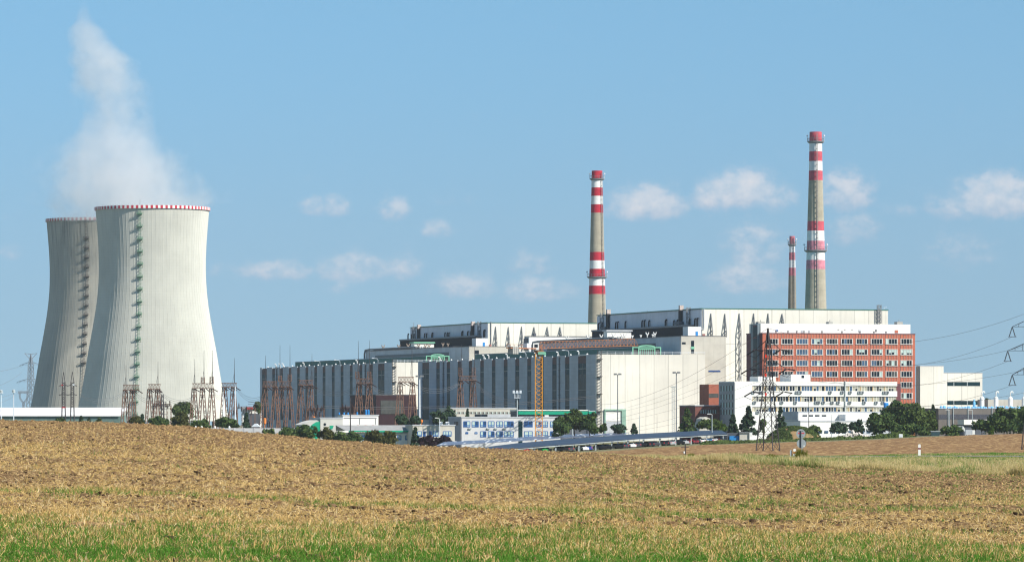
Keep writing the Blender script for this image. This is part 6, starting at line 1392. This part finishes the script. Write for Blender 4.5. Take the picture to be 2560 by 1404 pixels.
T_ = [('tall broad crown tree, largest of the clump before the beige building', 2262, 985, 1086, 92, 1450, 'round', 'dark', 4200, .5),
 ('dark tree low at the outer side of the large clump near the white rubble', 2205, 1022, 1088, 66, 1440, 'round', 'dark', 2400, .45),
 ('dense dark tree filling the inner part of the large clump', 2228, 1008, 1088, 60, 1460, 'round', 'dark', 2200, .45),
 ('paler weeping tree at the front of the large clump', 2290, 1004, 1086, 60, 1425, 'round', 'mid', 2400, .42),
 ('bright green narrow tree at the right side of the large clump', 2330, 1022, 1085, 34, 1450, 'tall', 'mid', 1300, .4),
 ('slim dark conifer tip behind the right side of the large clump', 2333, 1012, 1080, 22, 1480, 'conifer', 'conifer', 900, .4),
 ('wide dark undergrowth filling the foot of the large clump', 2268, 1052, 1092, 84, 1400, 'bush', 'dark', 2200, .42),
 ('low bush-like tree right of the large clump beside the dark green bin', 2372, 1056, 1090, 48, 1400, 'bush', 'dark', 1500, .4),
 ('small round tree between the pump house and the white rack', 2455, 1043, 1086, 40, 1430, 'round', 'dark', 1500, .42),
 ('broad dark tree at the right edge, left member of its pair', 2510, 1014, 1086, 66, 1400, 'round', 'dark', 2600, .48),
 ('broad dark tree cut by the right edge of the view', 2552, 1005, 1086, 70, 1420, 'round', 'dark', 2800, .48),
 ('light green sapling before the dark pair at the right edge', 2478, 1062, 1087, 16, 1390, 'tall', 'light', 600, .35),
 ('small pine beside the white rubble, nearer the traffic sign', 2097, 1051, 1085, 36, 1480, 'round', 'conifer', 1300, .42),
 ('small pine beside the white rubble, nearer the large clump', 2142, 1046, 1084, 32, 1480, 'round', 'conifer', 1200, .42),
 ('broad dark conifer before the white office corner', 1871, 1017, 1083, 54, 1480, 'conifer', 'conifer', 2600, .5),
 ('slim dark conifer close before the shaded office end', 1832, 1036, 1084, 34, 1490, 'conifer', 'conifer', 1400, .45),
 ('conifer with open branches just right of the office pylon', 1952, 1018, 1082, 38, 1470, 'conifer', 'conifer', 1100, .4),
 ('pointed conifer before the maroon entrance hall', 1718, 1020, 1076, 44, 1480, 'conifer', 'dark', 2100, .45),
 ('low spreading tree before the entrance hall around the street lamp', 1776, 1044, 1078, 52, 1480, 'round', 'mid', 1800, .42),
 ('small yellow-green tree between the entrance hall and the slim conifer', 1806, 1056, 1082, 28, 1470, 'tall', 'light', 900, .38),
 ('small pointed conifer alone before the white gable', 1585, 1059, 1082, 18, 1480, 'conifer', 'conifer', 700, .38),
 ('low dark tree before the loading door', 1546, 1056, 1082, 36, 1480, 'round', 'conifer', 1300, .42),
 ('feathery young tree beside the gable ladder', 1508, 1054, 1082, 24, 1480, 'tall', 'mid', 600, .38),
 ('large dark tree right of the crane, left member of the group', 1402, 1033, 1088, 46, 1430, 'tall', 'dark', 2200, .45),
 ('tallest tree of the group right of the crane, beside the street lamp', 1436, 1014, 1086, 50, 1440, 'tall', 'mid', 2600, .45),
 ('hanging-branched tree of the group right of the crane, nearest the white gable', 1474, 1026, 1086, 50, 1440, 'tall', 'dark', 2600, .45),
 ('dark tree before the cream flat building, lower of the pair', 1101, 1022, 1064, 42, 1600, 'round', 'conifer', 1800, .45),
 ('dark upright tree before the cream flat building, taller of the pair', 1124, 1014, 1062, 26, 1620, 'round', 'conifer', 1300, .42),
 ('tiny spruce before the narrow windows of the cream flat building', 1169, 1022, 1044, 9, 1650, 'conifer', 'conifer', 350, .32),
 ('dark round tree behind the green-eaved building, left of the gantry foot', 1004, 1032, 1062, 28, 1560, 'round', 'conifer', 1100, .42),
 ('dark round tree behind the low beige office beside the floodlight pole', 1038, 1036, 1062, 26, 1560, 'round', 'conifer', 1000, .42),
 ('blue-green conifer before the corner of the low beige office', 1038, 1072, 1112, 30, 1380, 'conifer', 'conifer', 1200, .38),
 ('purple-leaved shrub before the low beige office, taller one', 1066, 1084, 1114, 32, 1370, 'bush', 'purple', 1300, .36),
 ('wide purple-leaved shrub before the last window of the low beige office', 1112, 1086, 1110, 44, 1390, 'bush', 'purple', 1700, .36),
 ('olive round tree before the green-eaved building, paler one', 936, 1070, 1108, 36, 1390, 'bush', 'olive', 1500, .38),
 ('olive-brown bushy tree before the green-eaved building, wider one', 966, 1074, 1110, 46, 1385, 'bush', 'olive', 1900, .38),
 ('pale green bush before the pavilion porthole', 818, 1063, 1098, 40, 1390, 'bush', 'olive', 1600, .38),
 ('dark bush before the curved roof of the pavilion', 764, 1058, 1094, 46, 1390, 'bush', 'dark', 1700, .4),
 ('dark green bush under the wooden pole beside the green eaves', 868, 1073, 1104, 50, 1385, 'bush', 'dark', 1700, .38),
 ('dark low bush along the perimeter wall, nearer the pavilion', 718, 1067, 1092, 44, 1385, 'bush', 'dark', 1300, .38),
 ('grey-green low bush at the end of the perimeter wall', 672, 1070, 1090, 28, 1385, 'bush', 'mid', 800, .36),
 ('rounded tree before the clean tower between the gantries', 460, 1000, 1050, 54, 1900, 'round', 'mid', 1900, .5),
 ('large olive bush before the switchgear at the clean tower', 447, 1030, 1076, 56, 1450, 'round', 'olive', 2000, .4),
 ('dark bush at the foot of the three-mast gantry', 500, 1040, 1072, 36, 1500, 'bush', 'dark', 1200, .4),
 ('dark bush under the low switchgear frame at the clean tower', 400, 1036, 1066, 40, 1500, 'bush', 'dark', 1400, .4),
 ('olive bush at the foot of the short-mast gantry', 344, 1034, 1062, 28, 1500, 'bush', 'olive', 1000, .4),
 ('dark conifer right of the short-mast gantry', 356, 1036, 1064, 18, 1520, 'conifer', 'conifer', 700, .38),
 ('dark bush at the foot of the white-pole gantry', 562, 1036, 1072, 48, 1500, 'bush', 'dark', 1700, .4),
 ('dark pointed conifer behind the perimeter wall, right of the white-pole gantry', 616, 1032, 1068, 20, 1500, 'conifer', 'conifer', 900, .4),
 ('small dark bush between the slim lattice masts', 150, 1040, 1056, 16, 1480, 'bush', 'dark', 500, .36),
 ('small conifer right of the slim lattice masts, first of the row', 203, 1040, 1058, 12, 1480, 'conifer', 'conifer', 400, .34),
 ('small conifer second in the row before the green basin wall', 222, 1044, 1058, 11, 1480, 'conifer', 'conifer', 350, .34),
 ('small conifer third in the row before the green basin wall', 246, 1043, 1060, 13, 1480, 'bush', 'dark', 400, .34),
 ('far dark tree between the clean tower and the far hall', 645, 1000, 1030, 18, 2000, 'round', 'mid', 600, .5),
 ('green tree behind the pump house roof silencers', 2468, 994, 1020, 26, 2000, 'round', 'mid', 700, .5),
 ('shrub before the windowed plinth of the white front storey', 2035, 1062, 1086, 28, 1470, 'round', 'mid', 1000, .38),
 ('feathery pale sapling behind the mound beside the pylon', 1908, 1036, 1086, 26, 1480, 'tall', 'light', 500, .34)]
for a in T_: tree(*a[:10], group=TG)
# hedge of scrub at the far edge of the ploughed field
def hedge(label, pts, n, leaf, hgt):
    P_ = []
    pxs = trs.uniform(pts[0][0], pts[-1][0], n); bs = I(pxs, [p[0] for p in pts], [p[1] for p in pts]); ts = I(pxs, [p[0] for p in pts], [p[2] for p in pts]); Y = 1130 + trs.uniform(0, 70, n)
    lump = .62 + .55*vnoise(pxs*.06, pxs*0 + 3.3, 51) + .15*vnoise(pxs*.3, pxs*0, 52)
    row = bs + (ts - bs)*trs.uniform(0, 1, n)**.8*lump; p = np.stack([(pxs - 1280)/F*Y, Y, EYE + (H - row)/F*Y], 1)
    o = np.stack([trs.normal(0, .4, n), -np.ones(n)*.4, np.ones(n)], 1); c = np.array([p[:, 0].mean(), 1160, -5.0])
    ob = fast_mesh('hedge', leaf_cloud(p, o, .36) - c, np.arange(n*4).reshape(-1, 4), [LEAF[leaf]]); ob.location = c; return tag(ob, label, 'hedge')
hedge('dark green scrub hedge along the far edge of the ploughed field', [(1752, 1114, 1104), (1800, 1111, 1101), (1900, 1109, 1099), (2000, 1106, 1096), (2100, 1103, 1092), (2200, 1099, 1088), (2232, 1098, 1080), (2270, 1096, 1086), (2290, 1095, 1090)], 9000, 'mid', 2)
# earth mound with weeds
def mound():
    Y0 = 1340; base = (X(1985, Y0), Y0, zg1(X(1985, Y0), Y0) - .5); k = Y0/F; n = 48; mb = MB()
    for i in range(n + 1):
        for j in range(n + 1):
            u, v = (i/n - .5)*2, (j/n - .5)*2; r = max(abs(u), abs(v)); rr = math.hypot(u, v)
            prof = max(0, 1 - rr**2.4)
            h = 38*k*prof*(.92 + .12*float(vnoise(np.array([u*3.0]), np.array([v*3.0]), 61)[0])) + (.25*float(vnoise(np.array([u*14]), np.array([v*14]), 62)[0]) if prof > 0 else -.3)
            mb.v.append((base[0] + u*78*k, base[1] + v*9, base[2] + h))
    for i in range(n):
        for j in range(n): a = i*(n+1) + j; mb.f.append((a, a + n + 1, a + n + 2, a + 1)); mb.m.append(0)
    o = mb.build('earth_mound', soil_mat('mound_soil', (.28, .18, .09), (.36, .25, .13), .3, 1, None, (.055, .095, .018)), None, base, smooth=True)
    tag(o, 'grassy earth mound with bare tan patches left of the traffic sign', 'mound')
    N = 15000; u = trs.uniform(-.85, .85, N); v = trs.uniform(-1, .6, N); rr = np.hypot(u, v); ok = (rr < .97) & (vnoise(u*4 + 9, v*3, 63)*.8 + .30*(1 - rr) > .27); u, v = u[ok], v[ok]; rr = rr[ok]
    z = base[2] + 38*k*(1 - rr**2.4)*.96; p = np.stack([base[0] + u*78*k, base[1] + v*9, z + trs.uniform(0, .5, len(u))], 1); o_ = np.stack([u, v, np.ones(len(u))], 1)
    w_ = fast_mesh('mound_weeds', leaf_cloud(p, o_, .26) - np.array(base), np.arange(len(u)*4).reshape(-1, 4), [LEAF['mid']]); w_.location = base
    tag(w_, 'green weeds covering most of the earth mound', 'weeds', kind='stuff')
mound()
# rubble
mb = MB(); rr_ = random.Random(9)
for i in range(130):
    px = 2096 + 76*rr_.random(); Y = 1235 + rr_.uniform(0, 20); hh = (1 - abs((px - 2134)/40))*12; row = 1094 - rr_.random()*hh*1.2 - (px - 2096)*.02; p = P(px, row, Y); s_ = rr_.uniform(.2, .6)
    a = Vector((rr_.uniform(-1, 1), rr_.uniform(-1, 1), rr_.uniform(-.6, .6))).normalized()*s_; mb.beam(p - a, p + a, s_*rr_.uniform(.5, 1.1))
o = mb.build('rubble', mat('broken_concrete', (.66, .60, .55), .9, .2, 1.5), None, tuple(P(2134, 1096, 1240))); tag(o, 'heap of pale broken concrete before the two small pines', 'rubble', kind='stuff')

# ---------------------------------------------------------------- roadside furniture
Y = 400; x0 = X(2005, Y); g = zg1(x0, Y)
ts = thing('traffic_sign', 'pair of round traffic signs seen from behind on one grey post', 'traffic sign', (x0, Y, g - .2)); k = Y/F
SGN = mat('grey_sign_back', (.33, .37, .39), .55, .08, 4)
mb = MB(); mb.tube([(x0, Y, g - .3), (x0, Y, Z(1072, Y))], .035, 10); mb.build('post', GALV, ts)
mb = MB(); mb.box(X(2000.4, Y), X(2003, Y), Y - .12, Y - .06, Z(1119, Y), Z(1076, Y)); mb.build('clamp_rail', mat('dark_clamp', (.03, .035, .05), .5, .1, 2), ts)
def disc(px, row, rad, yy, yaw=0):
    mb = MB(); c = P(px, row, yy); n = 28; ca, sa = math.cos(yaw), math.sin(yaw); rim = []
    for e in (-.012, .012): rim += [(c.x + rad*math.cos(q)*ca - e*sa, c.y + rad*math.cos(q)*sa + e*ca, c.z + rad*math.sin(q)) for q in np.linspace(0, 6.2832, n + 1)[:-1]]
    mb.add(rim, [tuple(range(n)), tuple(range(2*n - 1, n - 1, -1))] + [(i, i + n, (i+1) % n + n, (i+1) % n) for i in range(n)]); return mb
d1 = disc(2002.2, 1083.5, 11.6*k, Y - .05).build('sign_disc', SGN, ts); d2 = disc(2003.5, 1108, 11.6*k, Y - .05).build('sign_disc', SGN, ts)
disc(2004.8, 1107.6, 11.3*k, Y + .05).build('sign_disc', mat('dark_sign_rim', (.05, .06, .07), .5, .1, 2), ts)
mb = MB(); z0 = Z(1083.4, Y)
for q, w_ in ((1995.2, 2.1), (1997.8, 1.8), (2004, 2.2), (2006.6, 2.0), (2009, 1.6)): mb.box(X(q, Y), X(q + w_, Y), Y - .075, Y - .064, z0, z0 + 3.2*k)
mb.build('red_sticker', mat('sticker_red', (.70, .10, .13), .6, .1, 3), d1)
mb = MB()
for q, row in ((1996.5, 1076.2), (2004.5, 1076.2), (1997, 1090), (2005, 1090.2)): mb.box(X(q, Y), X(q + 3.6, Y), Y - .075, Y - .064, Z(row + .5, Y), Z(row - .5, Y))
mb.build('print_line', GREYD, d1)
mb = MB(); mb.box(X(2008.2, Y), X(2012.4, Y), Y - .075, Y - .064, Z(1115, Y), Z(1112.6, Y)); mb.build('white_sticker', BRIGHT, d2)
def marker(label, px, top, foot, Y, rows_, m2):
    x_ = X(px, Y); k = Y/F; w_ = 3.2*k; r = thing('marker_post', label, 'marker post', (x_, Y, zg1(x_, Y) - .1), False, 'roadside marker posts')
    mb = MB(); zt_ = Z(top, Y); zf = zg1(x_, Y) - .15; mb.box(x_ - w_, x_ + w_, Y - .05, Y + .05, zf, zt_ - .03); mb.prism([(x_ - w_, zt_ - .03), (x_ + w_, zt_ - .03), (x_ + w_*.6, zt_ + .03), (x_ - w_*.6, zt_ + .03)], Y - .05, Y + .05); mb.build('post', BRIGHT, r)
    mb = MB(); mb.box(x_ - w_ - .004, x_ + w_ + .004, Y - .056, Y + .056, Z(rows_[1], Y), Z(rows_[0], Y)); mb.build('reflector_band', m2, r)
marker('white roadside marker post with a dark red band standing alone in the verge', 2298.5, 1110.5, 1134, 448, (1118.5, 1122.5), mat('dark_red_band', (.22, .05, .05), .5, .1, 2))
marker('white marker post with an orange band behind the sign bush', 1986.5, 1121.5, 1145, 440, (1128, 1133), mat('orange_band', (.80, .28, .08), .5, .1, 2))
mb = MB(); x_ = X(1977, 445); mb.box(x_ - .08, x_ + .02, 444.9, 445, zg1(x_, 445) - .1, Z(1125, 445), 0); mb.box(x_ + .02, x_ + .09, 444.9, 445, zg1(x_, 445) - .1, Z(1125, 445), 1); mb.prism([(x_ - .08, Z(1125, 445)), (x_ + .09, Z(1125, 445)), (x_ + .05, Z(1124, 445))], 444.9, 445)
tag(mb.build('marker_post', [GALV, GREYD], None, (x_, 445, zg1(x_, 445))), 'grey and black marker post beside the orange-banded one', 'marker post', 'roadside marker posts')
Y = 520; x_ = X(1713, Y); g = zg1(x_, Y); r = thing('wayside_cross', 'dark wooden wayside cross at the edge of the ploughed field', 'cross', (x_, Y, g - .1)); k = Y/F
mb = MB(); mb.box(x_ - .06, x_ + .06, Y - .06, Y + .06, g - .2, Z(1109.5, Y)); mb.build('upright', DARKST, r); mb = MB(); mb.box(X(1702.5, Y), X(1722, Y), Y - .075, Y + .045, Z(1117.5, Y), Z(1116, Y)); mb.build('crossbar', DARKST, r)
mb = MB(); mb.lathe((X(1710, Y), Y - .3), [(.06, Z(1133, Y)), (.09, Z(1130, Y)), (.05, Z(1127.5, Y)), (.02, Z(1127, Y))], 8); tag(mb.build('white_vase', BRIGHT, None, (X(1710, Y), Y - .3, Z(1133, Y))), 'small white vase standing at the foot of the wayside cross', 'vase')
mb = MB(); p = P(2252, 1088, 1100); mb.box(p.x - .42, p.x + .42, 1100, 1100.5, p.z - .45, p.z + .35, 0); mb.box(p.x - .36, p.x + .3, 1099.95, 1100.0, p.z - .3, p.z + .2, 1); mb.box(p.x - .35, p.x - .25, 1100, 1100.4, p.z - .8, p.z - .45, 0); mb.box(p.x + .25, p.x + .35, 1100, 1100.4, p.z - .8, p.z - .45, 0)
tag(mb.build('utility_box', [BRIGHT, PALEST], None, (p.x, 1100, p.z - .8)), 'small white utility box on legs before the large tree clump', 'utility box')
mb = MB(); p = P(2339, 1088, 1370); mb.add([(p.x - 1.1, 1370, p.z - .4), (p.x + 1.0, 1370, p.z - .4), (p.x + 1.25, 1370, p.z + 1.1), (p.x - 1.25, 1370, p.z + 1.1), (p.x - 1.1, 1372, p.z - .4), (p.x + 1.0, 1372, p.z - .4), (p.x + 1.25, 1372, p.z + 1.1), (p.x - 1.25, 1372, p.z + 1.1)], [(0,1,2,3), (5,4,7,6), (4,0,3,7), (1,5,6,2), (3,2,6,7)], 0); mb.box(p.x - 1.35, p.x + 1.35, 1369.9, 1372.1, p.z + 1.1, p.z + 1.22, 1)
tag(mb.build('waste_container', [mat('bin_green', (.03, .07, .08), .6, .1, 1), PALEST], None, (p.x, 1370, p.z - .4)), 'dark green waste container with a pale lid beside the large clump', 'container')
p = P(2424, 1084, 1380); r = thing('white_rack', 'white-legged grey rack in front of the pump house', 'rack', (p.x, 1380, p.z - 1)); mb = MB(); mb.box(p.x - 1.15, p.x + .75, 1380, 1382, p.z - .2, p.z + 1.2); mb.build('side_panel', GREYL, r); mb = MB()
for e in np.linspace(-1.1, 1.2, 6): mb.beam((p.x + e, 1379.9, p.z - .9), (p.x + e, 1379.9, p.z - .1), .13)
mb.build('leg', BRIGHT, r); mb = MB(); mb.box(p.x + .75, p.x + 1.5, 1379.9, 1381, p.z - .1, p.z + 1.1); mb.build('end_plate', BRIGHT, r)
p = P(2399, 1072, 1500); r = thing('white_van', 'white van with a pale windscreen parked below the pump house', 'van', (p.x, 1500, p.z - 1)); mb = MB(); mb.prism([(p.x - 1.6, p.z - .6), (p.x + 1.6, p.z - .6), (p.x + 1.6, p.z + .2), (p.x + 1.1, p.z + .9), (p.x - 1.3, p.z + .9), (p.x - 1.6, p.z + .4)], 1500, 1502); mb.build('body', BRIGHT, r); mb = MB(); mb.box(p.x - 1.0, p.x + .9, 1499.95, 1500, p.z + .25, p.z + .75); mb.build('side_window', GLASSB, r)
for e in (-1, 1): mb = MB(); mb.tube([(p.x + e, 1499.95, p.z - .6), (p.x + e, 1500.2, p.z - .6)], .35, 12); mb.build('wheel', TYRE, r)
# shrubs in the verge
for i, (px, top, base, w_, Y, leaf, lab) in enumerate([(1929, 1133, 1153, 26, 355, 'olive', 'round bright olive bush in the verge below the black pylon'), (2002, 1124, 1155, 22, 352, 'olive', 'upright dark weeds around the foot of the traffic sign'), (1760, 1134, 1146, 30, 372, 'olive', 'weedy clump in the verge below the end of the solar canopy'), (1729, 1130, 1143, 20, 376, 'mid', 'green weed clump right of the wayside cross'), (1850, 1139, 1152, 30, 360, 'olive', 'low weed clump halfway between the cross and the pylon'), (1880, 1138, 1152, 20, 358, 'olive', 'small weed clump left of the pylon legs')]):
    n = 1000; k = Y/F; x_ = X(px, Y); hgt = (base - top)*k; g = zg1(x_, Y); sp = trs.normal(0, .42, n)*w_/2*k; xx = x_ + np.clip(sp, -w_/2*k, w_/2*k); yy = Y + trs.normal(0, .25, n); hh = hgt*1.35*trs.uniform(.45, 1.05, n)*(1 - .5*((xx - x_)/(w_/2*k))**2)
    o = blades(xx, yy, hh, trs.uniform(.015, .035, n), trs.uniform(0, 6.28, n), trs.uniform(1.05, 1.5, n), 'weed_clump', [OLIVE], None, -.03, .04); v = o.data; co = np.empty(len(v.vertices)*3, np.float32); v.vertices.foreach_get('co', co); co = co.reshape(-1, 3) - np.array([x_, Y, g], np.float32); v.vertices.foreach_set('co', co.ravel()); v.update(); o.location = (x_, Y, g); tag(o, lab, 'weeds', 'weed clumps in the verge')

# ---------------------------------------------------------------- air
HAZE_DENSITY = 0.000034
if HAZE_DENSITY:
    mb = MB(); mb.box(-9000, 9000, -30, 8000, -9.5, 330); m = bpy.data.materials.new('haze'); m.use_nodes = True; t = NT(m.node_tree); t.n.clear()
    v = t.node('ShaderNodeVolumePrincipled'); v.inputs['Density'].default_value = HAZE_DENSITY; v.inputs['Color'].default_value = (.80, .90, 1.0, 1); v.inputs['Anisotropy'].default_value = .3
    out = t.node('ShaderNodeOutputMaterial'); t.l.new(v.outputs[0], out.inputs['Volume'])
    o = mb.build('haze', m, None, (0, 0, -9.5)); tag(o, 'thin pale summer haze over the whole plain', 'haze', kind='stuff')
